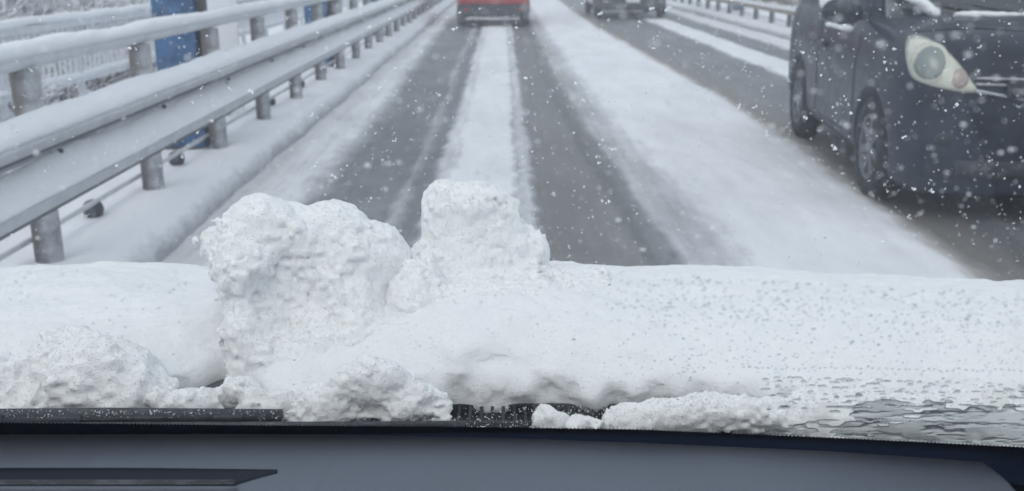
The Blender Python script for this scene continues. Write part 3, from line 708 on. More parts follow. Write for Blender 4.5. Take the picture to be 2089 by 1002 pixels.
# door seams and sill trim on the flank facing us, taken from the body surface
bpy.context.view_layer.update()
def bvh_of(o, Mx):
    me = o.data; return BVHTree.FromPolygons([Mx @ v.co for v in me.vertices], [tuple(p.vertices) for p in me.polygons])
VM = Matrix.Translation(vorg) @ Matrix.Rotation(-vyaw, 4, 'Z'); VI = VM.inverted(); body_bvh = bvh_of(vb, VM)
def drape(u, v, off=0):
    r = ray(u, v).normalized(); h_ = body_bvh.ray_cast(Vector((0, 0, H)), r)
    if h_[0] is None: return None
    n = h_[1]; n = n if n.dot(r) < 0 else -n
    return VI @ (h_[0]+n*off)
def side_pt(y, z, s=-1, off=.002):
    o_ = VM @ Vector((s*1.5, y, z)); t_ = (VM @ Vector((0, y, z))-o_).normalized(); h_ = body_bvh.ray_cast(o_, t_)
    return (VI @ (h_[0]-t_*off)) if h_[0] is not None else None
def seam(pts, r=.0028, name='door_seam', mat='trim', s=-1):
    P_ = [side_pt(y, z, s) for y, z in pts]; P_ = [q for q in P_ if q is not None]
    if len(P_) > 1: bm = bmesh.new(); tube(bm, P_, r, 6); obj(name, bm, M[mat], van)
seam([(1.05, z) for z in np.linspace(.30, 1.0, 10)]); seam([(2.12, z) for z in np.linspace(.30, 1.0, 10)]); seam([(3.05, z) for z in np.linspace(.65, 1.0, 8)])
seam([(y, .30) for y in np.linspace(1.05, 2.3, 12)])
# fan patch draped over the nose
def patch(name, outline, centre, off, dome, mat, rings=6, parent=None, rim=.012):
    bm = bmesh.new(); cu, cv = centre; R = []
    for k in range(rings+1):
        t = 1-k/rings; ring = []
        for (u, v) in outline:
            q = drape(cu+(u-cu)*t, cv+(v-cv)*t, off+dome*(1-t*t)); 
            if q is None: q = ring[-1].co if ring else Vector((0, 0, .8))
            ring.append(bm.verts.new(q))
            if t == 0: break
        R.append(ring)
    base = [bm.verts.new(drape(u, v, -.01) or R[0][i].co) for i, (u, v) in enumerate(outline)]; n = len(outline)
    for k in range(n): bm.faces.new((base[k], base[(k+1) % n], R[0][(k+1) % n], R[0][k]))
    for a, b in zip(R, R[1:]):
        if len(b) == 1:
            for k in range(n): bm.faces.new((a[k], a[(k+1) % n], b[0]))
        else:
            for k in range(n): bm.faces.new((a[k], a[(k+1) % n], b[(k+1) % n], b[k]))
    bmesh.ops.recalc_face_normals(bm, faces=bm.faces)
    return obj(name, bm, mat, parent or van)
def spline(pts, n=6):
    out = []; m_ = len(pts)
    for i in range(m_):
        p0, p1, p2, p3 = [Vector(pts[(i+k) % m_]) for k in (-1, 0, 1, 2)]
        for j in range(n):
            t = j/n; out.append(tuple(.5*((2*p1)+(p2-p0)*t+(2*p0-5*p1+4*p2-p3)*t*t+(-p0+3*p1-3*p2+p3)*t**3)))
    return out
def circ(u, v, a, b, n=28, rot=0): return [(u+a*math.cos(2*PI*k/n)*math.cos(rot)-b*math.sin(2*PI*k/n)*math.sin(rot), v+a*math.cos(2*PI*k/n)*math.sin(rot)+b*math.sin(2*PI*k/n)*math.cos(rot)) for k in range(n)]
hl = patch('headlight', spline([(1852, 76), (1868, 73), (1893, 79), (1925, 100), (1955, 129), (1980, 163), (1994, 186), (1972, 189), (1930, 182), (1890, 172), (1862, 158), (1852, 132), (1848, 100)]), (1910, 140), .004, .022, M['lamp_lens'])
patch('bulb_ring', circ(1899, 131, 36, 39, rot=.25), (1899, 131), .022, .008, M['lamp_ring'], 4, hl)
bw = patch('bulb_bowl', circ(1899, 132, 29, 32, rot=.25), (1899, 132), .0245, .012, M['lamp_bowl'], 5, hl)
patch('indicator', circ(1956, 162, 17, 19), (1956, 162), .019, .01, M['lamp_amber'], 4, hl)
# grille bars beside the headlight, number plate
def bar(pts, r, name, mat):
    P_ = [drape(u, v, r*.6) for u, v in pts]; P_ = [q for q in P_ if q is not None]
    if len(P_) > 1: bm = bmesh.new(); tube(bm, P_, r, 8); return obj(name, bm, M[mat], van)
for (v0, v1, r, mt) in ((160, 163, .006, 'galv'), (172, 176, .006, 'galv'), (186, 205, .010, 'chrome')):
    bar([(1990+(2200-1990)*t, v0+(v1-v0)*t*2) for t in np.linspace(0, 1, 12)], r, 'grille_bar', mt)
bm = bmesh.new(); box(bm, (0, -.02, .47), (.34, .02, .17), bev=.004); obj('number_plate', bm, M['plate'], van)
bm = bmesh.new(); box(bm, (0, .0, .72), (.62, .06, .09), bev=.02); obj('grille', bm, M['trim'], van)
bm = bmesh.new(); box(bm, (0, .02, .30), (1.05, .07, .10), bev=.025); obj('lower_grille', bm, M['trim'], van)
patch('fog_lamp', circ(1928, 285, 22, 15), (1928, 285), .002, .008, M['trim'], 4)
hood_line = bar([(u, 66+(1-abs((u-1990)/150))*(-8)) for u in np.linspace(1870, 2150, 16)], .004, 'bonnet_seam', 'trim')
for s in (-1, 1):
    bm = bmesh.new(); tube(bm, [(s*.10, .80, 1.055), (s*.10-.30, .88, 1.10), (s*.10-.55, .93, 1.13)], .008, 6); obj('wiper', bm, M['trim'], van)
# snow stuck on the minivan
def tiny_clump(name, pts, label, seed, k=.02, h=.008, group='snow patches stuck on the black minivan'):
    return tag(snow_clump(name, pts, M['snow'], h=h, seed=seed, k=k, layers=[(.05, .007), (.02, .004)], pad=.02), label, 'snow patch', group)
V3 = lambda x, y, z: tuple(VM @ Vector((x, y, z)))
tiny_clump('snow_patch', [(V3(x, .74, 1.058), (.06, .035, .018)) for x in (-.30, -.22, -.14, -.05)], 'strip of snow along the base of the minivan windscreen, directly above its headlight', 5)
tiny_clump('snow_patch', [(V3(x, .74, 1.060), (.07, .035, .018)) for x in (.08, .18, .28, .40)], 'strip of snow at the base of the minivan windscreen, at the photo\'s right edge', 6)
tiny_clump('snow_patch', [(V3(-.60+.030*i, .86-.012*i, 1.17-.022*i), (.026, .03, .03)) for i in range(6)], 'curved lump of snow on the minivan windscreen corner pillar', 7)
tiny_clump('snow_patch', [(V3(-.835, y, 1.075), (.03, .09, .045)) for y in (1.55, 1.75, 1.95)], 'lump of snow on the minivan window ledge behind its door mirror', 8)
tiny_clump('snow_patch', [(V3(-1.0+.03*i, 1.0, .985-.006*i), (.03, .03, .014)) for i in range(5)], 'thin snow crescent under the minivan door mirror', 9)

# ------------------------------------------------------------------ our own car
own = thing('camera_car', 'dark car we look out of: snow-buried bonnet, windscreen and grey dashboard across the bottom', 'car', (-.05, .9, 0))
OW = Vector((.05, -.9, 0))   # own-car parts are given in world metres and moved by this
def ownobj(o): 
    o.parent = own; o.location = o.location+OW; return o
CX = -.05
# bonnet
gx = np.linspace(-.86, .86, 60); gy = np.linspace(1.06, 2.0, 40); X, Y = np.meshgrid(gx, gy); x, y = X.ravel(), Y.ravel()
zb = .862-.30*np.clip((y-1.3)/.7, 0, 2)**1.5*1.2-.10*np.clip(abs(x)-.55, 0, 1)**1.5*2-.35*np.clip(y-1.75, 0, 1)**1.4
zb += .008*smooth(.12, .16, np.abs(np.abs(x)-.35)*-1+.3)
V = np.stack([x+CX, y, zb], 1)
ownobj(npmesh('bonnet', V, grid_faces(60, 40), M['bonnet']))
for s in (-1, 1):
    bm = bmesh.new(); box(bm, (CX+s*.885, 1.45, .58), (.05, .9, .22), bev=.02); ownobj(obj('wing', bm, M['bonnet']))
# cowl tray: slotted panel between bonnet and glass
bm = bmesh.new(); box(bm, (CX, 1.055, .842), (1.6, .14, .02), bev=.003)
for i in range(120):
    box(bm, (CX-.75+i*.0125, 1.012, .855), (.0035, .045, .010))
for yy_ in (.992, 1.036): box(bm, (CX, yy_, .856), (1.56, .004, .010))
ownobj(obj('cowl', bm, M['cowl'], None, False))
bm = bmesh.new(); box(bm, (CX, 1.105, .852), (1.6, .012, .022), bev=.003); ownobj(obj('cowl_seal', bm, M['rubber'], None, False))
# windscreen: curved 6 mm pane
def pane():
    nx_, ny_ = 41, 12; V = []
    for off in (0, -.008):
        for j in range(ny_):
            f = j/(ny_-1)
            for i in range(nx_):
                x = CX+(i/(nx_-1)-.5)*2*(.80-.10*f); y = wsy(x)+.075+(.08-.975)*f
                V.append((x, y, WS_Z0+WS_S*(wsy(x)-y)+off))
    n = nx_*ny_; F = grid_faces(nx_, ny_); bd = list(range(nx_))+[nx_*(j+1)-1 for j in range(1, ny_)]+[n-2-k for k in range(nx_-1)]+[nx_*(ny_-2-k) for k in range(ny_-2)]
    S = [(bd[k], bd[(k+1) % len(bd)], bd[(k+1) % len(bd)]+n, bd[k]+n) for k in range(len(bd))]
    return ownobj(npmesh('windscreen', V, np.concatenate([F[:, ::-1], F+n, np.array(S)]), M['glass']))
pane()
# printed dark border at the foot of the glass, with a dotted upper edge
TOP = [(-300, 868), (0, 862), (560, 868), (940, 871), (1300, 876), (1700, 893), (2089, 912), (2400, 930)]
BOT = [(-300, 876), (0, 878), (400, 881), (1000, 893), (1300, 903), (1700, 921), (2089, 948), (2400, 972)]
tx, tv = zip(*TOP); bx_, bv = zip(*BOT)
bm = bmesh.new(); us = np.arange(-300, 2401, 4.0); prev = None
for i, u in enumerate(us):
    vt = float(np.interp(u, tx, tv)); vb_ = float(np.interp(u, bx_, bv)); tooth = (1.3 if i % 2 else -1.3)
    q = [bm.verts.new(onws(u, vt+tooth, -.010)), bm.verts.new(onws(u, vb_+110, -.010)), bm.verts.new(onws(u, vb_+110, -.013)), bm.verts.new(onws(u, vt+tooth, -.013))]
    if prev:
        for k in range(4): bm.faces.new((prev[k], prev[(k+1) % 4], q[(k+1) % 4], q[k]))
    prev = q
bmesh.ops.recalc_face_normals(bm, faces=bm.faces)
ownobj(obj('glass_border', bm, M['frit'], None, False))
# dashboard: curved top pad from the glass towards us, slot for the defroster, rounded right end
def dash():
    nu, nv_ = 620, 240
    us = np.linspace(-700, 2800, nu); V = []; 
    for j in range(nv_):
        t = j/(nv_-1)
        for i, u in enumerate(us):
            vb_ = float(np.interp(u, bx_, bv))
            a = aty(u, vb_, wsy(.0005*(u-1025))-.012)
            yy_ = a.y-.16*(t*2.0 if t < .5 else 1+(t-.5)*7)
            z = a.z+.012*min(1, t*2)-.02*max(0, t-.5)
            x = a.x*(1+max(0, t-.5)*1.2)
            V.append([x, yy_, z])
    V = np.array(V)
    # project to photo bearing so that the slot sits where it is moulded
    c_, s_ = cs, sn; Xc = V[:, 0]*c_-V[:, 1]*s_; Yc = V[:, 0]*s_+V[:, 1]*c_; Zc = V[:, 2]-H
    dd = Yc*math.cos(PITCH)-Zc*math.sin(PITCH); up = Yc*math.sin(PITCH)+Zc*math.cos(PITCH)
    U = 1044.5+FPX*Xc/dd; W_ = 501-FPX*up/dd
    # slot: tapering recess
    tip = np.clip((600-U)/110, 0, 1)
    s = smooth(953, 968, W_)*(1-smooth(994, 997, W_))*np.where(U < 490, 1, np.clip((600-U)/110, 0, 1)*(W_ < 990-(U-490)*.05))
        # raised airbag lid seam
    V[:, 2] -= .0012*np.exp(-((U-(690-(W_-920)*.45))/7)**2)*smooth(925, 940, W_)
    # falling away at the right end
    e = 1968+95*np.clip((W_-935)/65, 0, 3)**.55
    V[:, 2] -= .022*smooth(0, 60, U-e)*smooth(930, 950, W_)
    o = npmesh('dashboard', V, grid_faces(nu, nv_)[:, ::-1], M['dash'])
    return o, V, U, W_
do, DV, DU, DW = dash(); do.data.materials.append(M['vent'])
nf = len(do.data.polygons); mi = np.zeros(nf, dtype=np.int32)
cu = np.zeros(nf); cw = np.zeros(nf)
lv = np.zeros(nf*4, dtype=np.int32); do.data.loops.foreach_get('vertex_index', lv); lv = lv.reshape(-1, 4); cu = DU[lv].mean(1); cw = DW[lv].mean(1)
mi[cu > 1978+95*np.clip((cw-935)/65, 0, 3)**.55] = 1
do.data.polygons.foreach_set('material_index', mi); do.data.update(); ownobj(do)
dbvh = BVHTree.FromPolygons([tuple(v) for v in DV], [tuple(q) for q in grid_faces(620, 240)])
def ond(u, v, off):
    r = ray(u, v).normalized(); h_ = dbvh.ray_cast(Vector((0, 0, H)), r); return h_[0]+Vector((0, 0, off))
def strip(name, us_, top, bot, off, mat, nrow=6):
    nn = len(us_); V = []
    for dz in (off, off-.004):
        for j in range(nrow):
            for u in us_: V.append(tuple(ond(u, top(u)+(bot(u)-top(u))*j/(nrow-1), dz)))
    n = nn*nrow; F = grid_faces(nn, nrow); bd = list(range(nn))+[nn*(j+1)-1 for j in range(1, nrow)]+[n-2-k for k in range(nn-1)]+[nn*(nrow-2-k) for k in range(nrow-2)]
    S = [(bd[k], bd[(k+1) % len(bd)], bd[(k+1) % len(bd)]+n, bd[k]+n) for k in range(len(bd))]
    o = npmesh(name, V, np.concatenate([F[:, ::-1], F+n, np.array(S)]), mat); return ownobj(o)
vt_ = lambda u: 957+max(0, u-300)*.012
vb2 = lambda u: 996 if u < 470 else 996-min(1, (u-470)/95)**.8*30
vent = strip('defroster_vent', np.r_[np.linspace(-300, 470, 30), np.linspace(480, 566, 24)], vt_, lambda u: max(vb2(u), vt_(u)+.6), .0012, M['vent'])
for v0 in (985, 990):
    o_ = strip('vent_slat', np.linspace(-300, 480, 20), lambda u: v0, lambda u: v0+1.3, .0030, M['dash'] if False else M['trim'], 3); o_.location = (0, 0, 0); o_.parent = vent
lip = strip('vent_lip', np.linspace(-300, 484, 30), lambda u: 996.5, lambda u: 1001, .0022, M['dash'], 3)
# wiper along the foot of the glass
WT = [(-200, 838), (0, 838), (560, 836), (945, 858)]
def wiper():
    A = aty(-120, 851, .925); B = aty(575, 850, .925); Cc = aty(948, 866, .912)
    bm = bmesh.new(); tube(bm, [A, (A+B)/2+Vector((0, 0, .0015)), B], [.0085, .0085, .0080], 8)
    w = ownobj(obj('wiper', bm, M['rubber'], None))
    bm = bmesh.new(); tube(bm, [A+Vector((0, -.014, -.004)), B+Vector((0, -.014, -.0035)), Cc], [.0048, .0045, .0040], 8); b_ = obj('blade', bm, M['rubber'], w)
    bm = bmesh.new()
    for f in (.15, .38, .62, .85):
        p_ = A.lerp(B, f); box(bm, p_+Vector((0, -.003, .0015)), (.030, .020, .0085), bev=.002)
    obj('clip', bm, M['cowl'], w)
wiper()

# snow on our car --------------------------------------------------
def hood_snow():
    xs_ = np.arange(-1.10, 1.02, .0032); n = 250; s = np.linspace(0, 1, n)
    # profile knots in (y, z)
    kn = np.array([(1.030, .846), (1.018, .868), (1.028, .893), (1.062, .913), (1.10, .926), (1.16, .934), (1.25, .933), (1.36, .921), (1.44, .907), (1.49, .893), (1.53, .872), (1.58, .835), (1.70, .78)])
    L = np.r_[0, np.cumsum(np.hypot(*np.diff(kn, axis=0).T))]; L /= L[-1]
    Yp = np.interp(s, L, kn[:, 0]); Zp = np.interp(s, L, kn[:, 1])
    ker = np.ones(9)/9; Yp = np.convolve(np.pad(Yp, 4, 'edge'), ker, 'valid'); Zp = np.convolve(np.pad(Zp, 4, 'edge'), ker, 'valid')
    X, S = np.meshgrid(xs_, np.arange(n)); X = X.ravel(); Y = Yp[S.ravel()].copy(); Z = Zp[S.ravel()].copy(); sp = s[S.ravel()]
    front = 1-smooth(.15, .40, sp)
    # the windward crest sinks towards both sides as the bonnet curves
    Z += smooth(.30, .72, sp)*(-.010+.007*smooth(-.2, -.6, X)*0+.006*smooth(.2, .6, -X)-.016*smooth(.25, .80, X)-.018*smooth(.50, .95, X)+.004*smooth(-.2, -.7, X)*0)
    gb = np.exp(-((X+.03)/.15)**2)*(1-smooth(.45, .8, sp)); Z += .022*gb*smooth(.05, .25, sp); Y -= .016*gb*front*smooth(.05, .2, sp)
    # hollows where the cowl shows
    for x0, w, dy in ((-.325, .050, .055), (.035, .08, .006)): Y += front*dy*np.exp(-((X-x0)/w)**2)
    P = np.stack([X, Y, Z], 1)
    big = .013*vnoise(P, .16, 2)+.006*vnoise(P, .055, 4)
    fine = fbm(P, [(.022, .0022), (.009, .0012), (.0045, .0006)], 9)
    rg = (1-smooth(.06, .24, X))*smooth(-.46, -.34, X)
    rough = fbm(P, [(.050, .0050), (.022, .0022), (.0085, .0013)], 17)
    Z += rg*rough; Y += rg*front*rough
    Z += big*smooth(.1, .35, sp)*(1-.55*smooth(.45, .7, sp))+fine; Y += front*(.018*vnoise(P, .07, 12)+.008*vnoise(P, .025, 13)+fine)
    V = np.stack([X, Y, Z], 1)
    o = npmesh('snow_blanket', V, grid_faces(len(xs_), n), M['snow_hood'])
    tag(o, 'thick smooth blanket of pitted snow covering the whole bonnet in front of the windscreen', 'snow')
hood_snow()
def B(u, v, y, ru, rv, ry): # ellipsoid from its bearing, distance and apparent half sizes
    c = aty(u, v, y); k = (c.y*math.cos(PITCH)-(c.z-H)*math.sin(PITCH))/FPX
    return (tuple(c), (ru*k, ry, rv*k))
heap = [B(545, 470, 1.17, 78, 75, .055), B(500, 520, 1.15, 88, 62, .055), B(635, 482, 1.17, 78, 56, .055), B(700, 512, 1.17, 75, 62, .05), B(760, 540, 1.18, 62, 58, .045), B(600, 560, 1.17, 150, 70, .05),
        B(700, 620, 1.14, 85, 75, .040), B(655, 690, 1.11, 45, 60, .03), B(610, 760, 1.10, 140, 85, .05), B(530, 740, 1.11, 70, 90, .05), B(740, 700, 1.13, 80, 80, .05), B(575, 640, 1.145, 85, 80, .04), B(480, 570, 1.14, 50, 60, .035), B(515, 690, 1.11, 62, 75, .05)]
tag(snow_clump('snow_chunk', heap, M['chunk'], h=.0023, seed=2, k=.016, flat=.848),
    'big crumbly heap of broken snow, tallest lump left of centre on the bonnet', 'snow heap', 'lumps of snow on the bonnet')
slab = [B(906, 402, 1.26, 34, 36, .03), B(945, 402, 1.26, 55, 32, .03), B(985, 412, 1.26, 52, 40, .035), B(1022, 442, 1.26, 38, 44, .035), B(1078, 512, 1.26, 38, 36, .03), B(898, 470, 1.26, 38, 80, .035), B(960, 475, 1.26, 80, 80, .045), B(1025, 494, 1.26, 60, 52, .04), B(1065, 512, 1.26, 50, 40, .035), B(960, 540, 1.25, 95, 70, .05), B(855, 535, 1.22, 32, 26, .03),
        B(1000, 590, 1.22, 150, 45, .06), B(1165, 572, 1.27, 78, 24, .05), B(1110, 630, 1.22, 110, 55, .065), B(940, 660, 1.17, 150, 80, .065), B(850, 620, 1.17, 70, 90, .05), B(1070, 690, 1.16, 150, 70, .065), B(860, 730, 1.12, 110, 70, .055), B(1010, 750, 1.12, 160, 50, .06), B(1190, 680, 1.20, 110, 60, .06)]
tag(snow_clump('snow_chunk', slab, M['chunk'], h=.0025, seed=9, k=.018, flat=.86, layers=[(.10, .004), (.04, .003), (.016, .0026), (.0075, .0028)]),
    'upright pointed slab of snow mid bonnet, rising in front of the white road strip', 'snow heap', 'lumps of snow on the bonnet')
tag(snow_clump('snow_chunk', [B(190, 785, 1.03, 135, 108, .055), B(90, 800, 1.03, 90, 70, .05), B(-30, 800, 1.03, 90, 90, .05), B(270, 815, 1.01, 65, 45, .03), B(30, 830, 1.0, 110, 30, .03)], M['chunk'], h=.0022, seed=21, k=.016, flat=.846),
    'rounded mound of loose snow at the lower left corner of the windscreen', 'snow heap', 'lumps of snow on the bonnet')
tag(snow_clump('snow_chunk', [B(410, 830, 1.0, 75, 32, .02), B(490, 805, 1.02, 60, 42, .025), B(560, 830, 1.0, 60, 35, .02)], M['chunk'], h=.0018, seed=31, k=.01, flat=.848),
    'low crumbs of snow in front of the dark cowl gap, left of the big heap', 'snow heap', 'lumps of snow on the bonnet')
tag(snow_clump('snow_chunk', [B(760, 800, .955, 78, 62, .025), B(690, 830, .95, 85, 38, .02), B(840, 822, .955, 85, 45, .022), B(900, 845, .95, 42, 26, .016), B(630, 850, .948, 60, 16, .014), B(745, 848, .945, 75, 20, .015)], M['chunk'], h=.0016, seed=41, k=.009, flat=.80,
    layers=[(.05, .009), (.02, .0038), (.009, .0022), (.0045, .0022)]), 'wedge-shaped clump of fluffy snow lying against the wiper at centre', 'snow heap', 'lumps of snow on the bonnet')
tag(snow_clump('snow_chunk', [B(1122, 856, .945, 38, 26, .014)], M['chunk'], h=.0013, seed=51, k=.006, layers=[(.02, .004), (.009, .0022)], pad=.015), 'small round snowball lying on the slotted cowl', 'snow heap', 'lumps of snow on the bonnet')
tag(snow_clump('snow_chunk', [B(1178, 868, .940, 26, 17, .010), B(1210, 868, .940, 22, 15, .010)], M['chunk'], h=.0012, seed=55, k=.006, layers=[(.02, .003), (.008, .0018)], pad=.012), 'flat crumb of snow between the small snowball and the long spiky drift', 'snow heap', 'lumps of snow on the bonnet')
tag(snow_clump('snow_chunk', [B(1290, 862, .95, 65, 42, .02), B(1370, 850, .955, 75, 44, .022), B(1440, 845, .96, 70, 48, .024), B(1520, 845, .96, 75, 42, .024), B(1600, 858, .96, 75, 42, .024)], M['chunk'], h=.0017, seed=61, k=.008, flat=.80,
    layers=[(.035, .006), (.014, .0028), (.006, .0030)]), 'long drift of spiky snow against the foot of the glass, right of the small snowball', 'snow heap', 'lumps of snow on the bonnet')
tag(snow_clump('snow_chunk', [B(1690, 850, .975, 90, 50, .035), B(1760, 845, .99, 120, 62, .045), B(1860, 850, .99, 130, 66, .045), B(1980, 860, .985, 140, 74, .045), B(2110, 885, .97, 130, 80, .045)], M['chunk'], h=.0024, seed=71, k=.012, flat=.80,
    layers=[(.05, .012), (.02, .006), (.008, .002)]), 'wet sinking drift of snow behind the water-streaked glass at lower right', 'snow heap', 'lumps of snow on the bonnet')

for o_ in list(C.objects):
    if o_.name.startswith('snow_chunk'): grains(o_, M['grain'], 24, .0004, .0010, seed=len(o_.data.vertices) % 97)
grains(bpy.data.objects['snow_blanket'], M['grain'], 7, .0003, .0008, seed=5, lim=lambda c: (c[:, 1] < 1.52)*(np.abs(c[:, 0]) < .62*c[:, 1])*(.35+.65*(c[:, 0] < .2)))

# water on the windscreen -----------------------------------------
def water_film():
    nu, nv_ = 330, 110; us = np.linspace(1560, 2200, nu); V = []; P = []; W_ = []
    for j in range(nv_):
        for i in range(nu):
            u = us[i]; vt = 798 if u > 1680 else 798+(1680-u)*.55; vb_ = float(np.interp(u, tx, tv))-1
            v = vt+(vb_-vt)*j/(nv_-1); P.append((u, v, 0)); V.append(onws(u, v, .0007))
    P = np.array(P, dtype=np.float32); A = P*np.array([.42, 2.2, 1], dtype=np.float32)
    hgt = .0011*np.clip(vnoise(A, 17, 3)+.6*vnoise(A, 9, 5)+.3*vnoise(A, 5, 6)+.15, 0, 2)
    nrm = Vector((0, WS_S, 1)).normalized(); V = np.array([tuple(v) for v in V])
    ei = np.minimum(np.minimum(np.tile(np.arange(nu), nv_), 12)/12, np.minimum(np.repeat(np.arange(nv_), nu), 8)/8)
    Vt = V+np.outer(.0003+hgt*ei, np.array(nrm)); Vb = V-np.outer(np.full(len(V), .0004), np.array(nrm))
    n = nu*nv_; jj = np.repeat(np.arange(nv_), nu)/(nv_-1); ii = P[:, 0]
    keep = vnoise(A, 30, 9)*.6+vnoise(A, 10, 11)*.6+.9*smooth(.0, .5, jj)+.6*smooth(1620, 1900, ii)-.85 > 0
    mk = np.clip((vnoise(A, 30, 9)*.6+vnoise(A, 10, 11)*.6+.9*smooth(.0, .5, jj)+.6*smooth(1620, 1900, ii)-.85)/.35, 0, 1)
    Vt = V+np.outer(.0001+hgt*mk, np.array(nrm)); Vb = V-np.outer(np.full(len(V), .0003), np.array(nrm))
    F = grid_faces(nu, nv_); F = F[keep[F].all(1)]
    E_ = np.concatenate([F[:, [0, 1]], F[:, [1, 2]], F[:, [2, 3]], F[:, [3, 0]]]); K = np.sort(E_, 1); key = K[:, 0].astype(np.int64)*(n+1)+K[:, 1]
    uq, ix, ct = np.unique(key, return_index=True, return_counts=True); bd = E_[ix[ct == 1]]
    S = np.stack([bd[:, 0], bd[:, 1], bd[:, 1]+n, bd[:, 0]+n], 1)
    o = npmesh('water_film', np.concatenate([Vt, Vb]), np.concatenate([F[:, ::-1], F+n, S]), M['slush_water'])
    bm = bmesh.new(); bm.from_mesh(o.data); bmesh.ops.recalc_face_normals(bm, faces=bm.faces); bm.to_mesh(o.data); bm.free()
    tag(o, 'rippled film of meltwater running over the lower right corner of the windscreen', 'water', kind='stuff')
water_film()
def drops():
    rnd = random.Random(5); V = []; F = []; nrm = Vector((0, WS_S, 1)).normalized(); tx_ = Vector((1, 0, 0)); ty = nrm.cross(tx_)
    def drop(c, a, b, h_):
        base = len(V); n = 10; c = c+nrm*.0002
        for k, (rr_, hh) in enumerate(((1, -.0003), (1, .25*h_), (.72, .78*h_), (.36, .97*h_))):
            for i in range(n):
                t = 2*PI*i/n; V.append(c+tx_*a*rr_*math.cos(t)+ty*b*rr_*math.sin(t)+nrm*hh)
        V.append(c+nrm*h_); V.append(c-nrm*.0003)
        for k in range(3):
            for i in range(n): F.append((base+k*n+i, base+k*n+(i+1) % n, base+(k+1)*n+(i+1) % n)); F.append((base+k*n+i, base+(k+1)*n+(i+1) % n, base+(k+1)*n+i))
        for i in range(n): F.append((base+3*n+i, base+3*n+(i+1) % n, base+4*n)); F.append((base+(i+1) % n, base+i, base+4*n+1))
    c0 = 0
    while c0 < 1500:
        u = rnd.uniform(-20, 2110); v = rnd.uniform(500, 830)
        top = np.interp(u, [0, 400, 1250, 2089], [545, 545, 555, 600])
        dens = .10+.9*float(smooth(1150, 1400, u))
        if v < top: continue
        if v > top+90: dens *= .55
        if v > 760: dens *= .8
        if rnd.random() > dens: continue
        r = rnd.uniform(.00030, .00080)*(1.0 if rnd.random() < .93 else 1.5); drop(onws(u, v), r*rnd.uniform(1, 1.5), r, r*.45); c0 += 1
    for i in range(46):
        u = 1520+i*12.5+rnd.uniform(-3, 3); v = 752+(i > 23)*4+rnd.uniform(-3, 3); drop(onws(u, v), .0012, .0007, .0006)
    for i in range(150):
        u = rnd.uniform(1560, 2100); v = 770+rnd.random()**1.3*55+(u-1600)*.03; r = rnd.uniform(.0007, .0022); drop(onws(u, v, .001), r*rnd.uniform(1.1, 2.2), r*.8, r*.6)
    for u, v, r in ((1600, 832, .0050), (1640, 834, .0024), (1752, 828, .0026), (1910, 848, .0040), (1568, 836, .0018), (1930, 850, .0022), (1888, 845, .002)): drop(onws(u, v, .0008), r*1.15, r*.85, r*.42)
    for i in range(260):
        u = rnd.uniform(0, 2089); v = rnd.uniform(0, 520); r = rnd.uniform(.0003, .0007); drop(onws(u, v), r, r, r*.5)
    o = npmesh('water_droplets', [tuple(v) for v in V], F, M['water'])
    tag(o, 'hundreds of tiny water droplets clinging to the windscreen', 'droplets', kind='stuff')
drops()

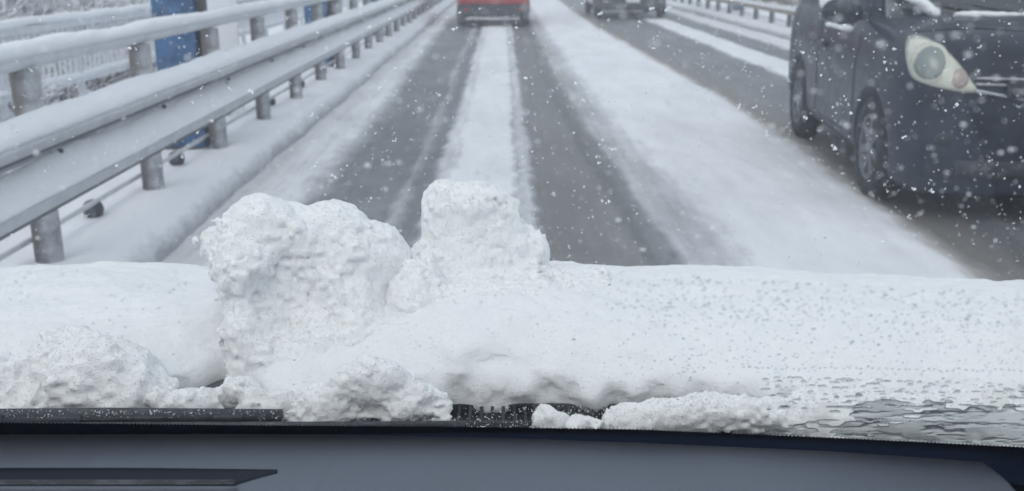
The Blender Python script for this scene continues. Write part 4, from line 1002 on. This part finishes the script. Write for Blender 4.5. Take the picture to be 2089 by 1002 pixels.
# falling snow and crumbs ------------------------------------------
M['flake'] = simple('snow_flake', (.92, .94, .96), .8, spec=.2)
def flakes():
    rnd = random.Random(11); V = []; F = []
    def tet(c, r):
        b = len(V)
        for q in ((1, 0, 0), (-1, 0, 0), (0, 1, 0), (0, -1, 0), (0, 0, 1), (0, 0, -1)): V.append(c+Vector(q)*r*rnd.uniform(.5, 1.2)+Vector((rnd.uniform(-.3, .3)*r, rnd.uniform(-.3, .3)*r, 0)))
        for f in ((0, 2, 4), (2, 1, 4), (1, 3, 4), (3, 0, 4), (2, 0, 5), (1, 2, 5), (3, 1, 5), (0, 3, 5)): F.append(tuple(b+i for i in f))
    def flake(c, s):
        for _ in range(rnd.choice((1, 2, 3, 4))): tet(c+Vector([rnd.uniform(-1, 1)*s*.9 for _ in range(3)]), s*rnd.uniform(.35, .8))
    n = 0
    while n < 12500:
        y = 1.6+11*rnd.random()**1.4; x = rnd.uniform(-.62, .62)*y; z = rnd.uniform(.05, 2.2)
        if abs(x) > 6 : continue
        flake(Vector((x, y, z)), rnd.uniform(.0014, .0046 if y > 2.6 else .0030)*(1 if rnd.random() < .93 else 1.6)); n += 1
    for _ in range(620):
        yy_ = rnd.uniform(1.55, 3.0); u = rnd.uniform(560, 2089) if rnd.random() < .8 else rnd.uniform(0, 560); v = rnd.uniform(0, 500); c = aty(u, v, yy_); s_ = rnd.uniform(.0012, .0030)*(1+.9*(rnd.random() < .12)); k_ = rnd.choice((1, 1, 2, 3)); dv = Vector((rnd.uniform(-1, 1), 0, rnd.uniform(-1, 1)))
        for q_ in range(k_): tet(c+dv*s_*q_*.9, s_*rnd.uniform(.5, 1))
    for u, v in ((805, 285), (775, 178), (810, 142), (638, 232), (512, 187), (418, 68), (642, 70), (756, 57), (755, 408), (893, 193), (682, 362), (1508, 218), (1855, 443), (1408, 70), (1365, 15), (1190, 5), (1235, 415), (1188, 470), (1250, 302), (1205, 440),
                 (1350, 165), (1424, 178), (1725, 55), (1905, 25), (1680, 150), (1732, 228), (1320, 190), (1160, 505), (1225, 290), (1640, 245), (2020, 325), (1865, 382), (927, 62), (1300, 50), (450, 150), (320, 190), (365, 128), (600, 460), (815, 470), (1170, 388), (1700, 300), (1950, 215), (1535, 560)):
        flake(aty(u, v, rnd.uniform(1.5, 2.2)), rnd.uniform(.0042, .0062))
    tag(npmesh('falling_snow', [tuple(v) for v in V], F, M['flake'], None, False), 'snowflakes falling all through the air over the road', 'snowflakes', kind='stuff')
    V.clear(); F.clear()
    for i in range(230):
        u = rnd.uniform(0, 2089) if rnd.random() < .4 else rnd.uniform(600, 2089); v = rnd.uniform(0, 520); p_ = onws(u, v, .001); s_ = rnd.uniform(.0005, .0014)
        for q_ in range(rnd.choice((1, 2, 3))): tet(p_+Vector((rnd.uniform(-1, 1), 0, 0))*s_, s_*rnd.uniform(.5, 1))
    tag(npmesh('melting_snow_specks', [tuple(v) for v in V], F, M['flake'], None, False), 'specks of half-melted snow stuck on the outside of the windscreen', 'snow specks', kind='stuff')
    V.clear(); F.clear()
    for i in range(520):
        u = rnd.uniform(0, 940); f = rnd.random(); p_ = aty(u, (840+f*20) if u < 570 else 858+f*8, .918); flake(p_+Vector((0, 0, .002)), rnd.uniform(.0003, .0011)*(1.6 if rnd.random() < .08 else 1))
    for i in range(300): p_ = Vector((rnd.uniform(-.05, .12), rnd.uniform(.96, 1.03), .862)); flake(p_, rnd.uniform(.0004, .0014))
    for i in range(160): p_ = Vector((rnd.uniform(-.40, -.26), rnd.uniform(1.04, 1.12), .856)); flake(p_, rnd.uniform(.0005, .0016))
    tag(npmesh('snow_crumbs', [tuple(v) for v in V], F, M['flake'], None, False), 'scattered snow crumbs on the wiper and the dark cowl', 'snow crumbs', kind='stuff')
flakes()

# ------------------------------------------------------------------ haze of the snowfall
bm = bmesh.new(); box(bm, (0, 65, 1.6), (320, 190, 7.2)); 
hz = obj('haze', bm, None, None, False)
m = bpy.data.materials.new('haze'); m.use_nodes = True; nt = m.node_tree; nt.nodes.clear()
out = N(nt, 'ShaderNodeOutputMaterial'); pv = N(nt, 'ShaderNodeVolumePrincipled'); pv.inputs['Density'].default_value = .0075; pv.inputs['Color'].default_value = (.93, .95, .98, 1); pv.inputs['Anisotropy'].default_value = 0.0
nt.links.new(pv.outputs[0], out.inputs['Volume']); hz.data.materials.append(m); tag(hz, kind='stuff')
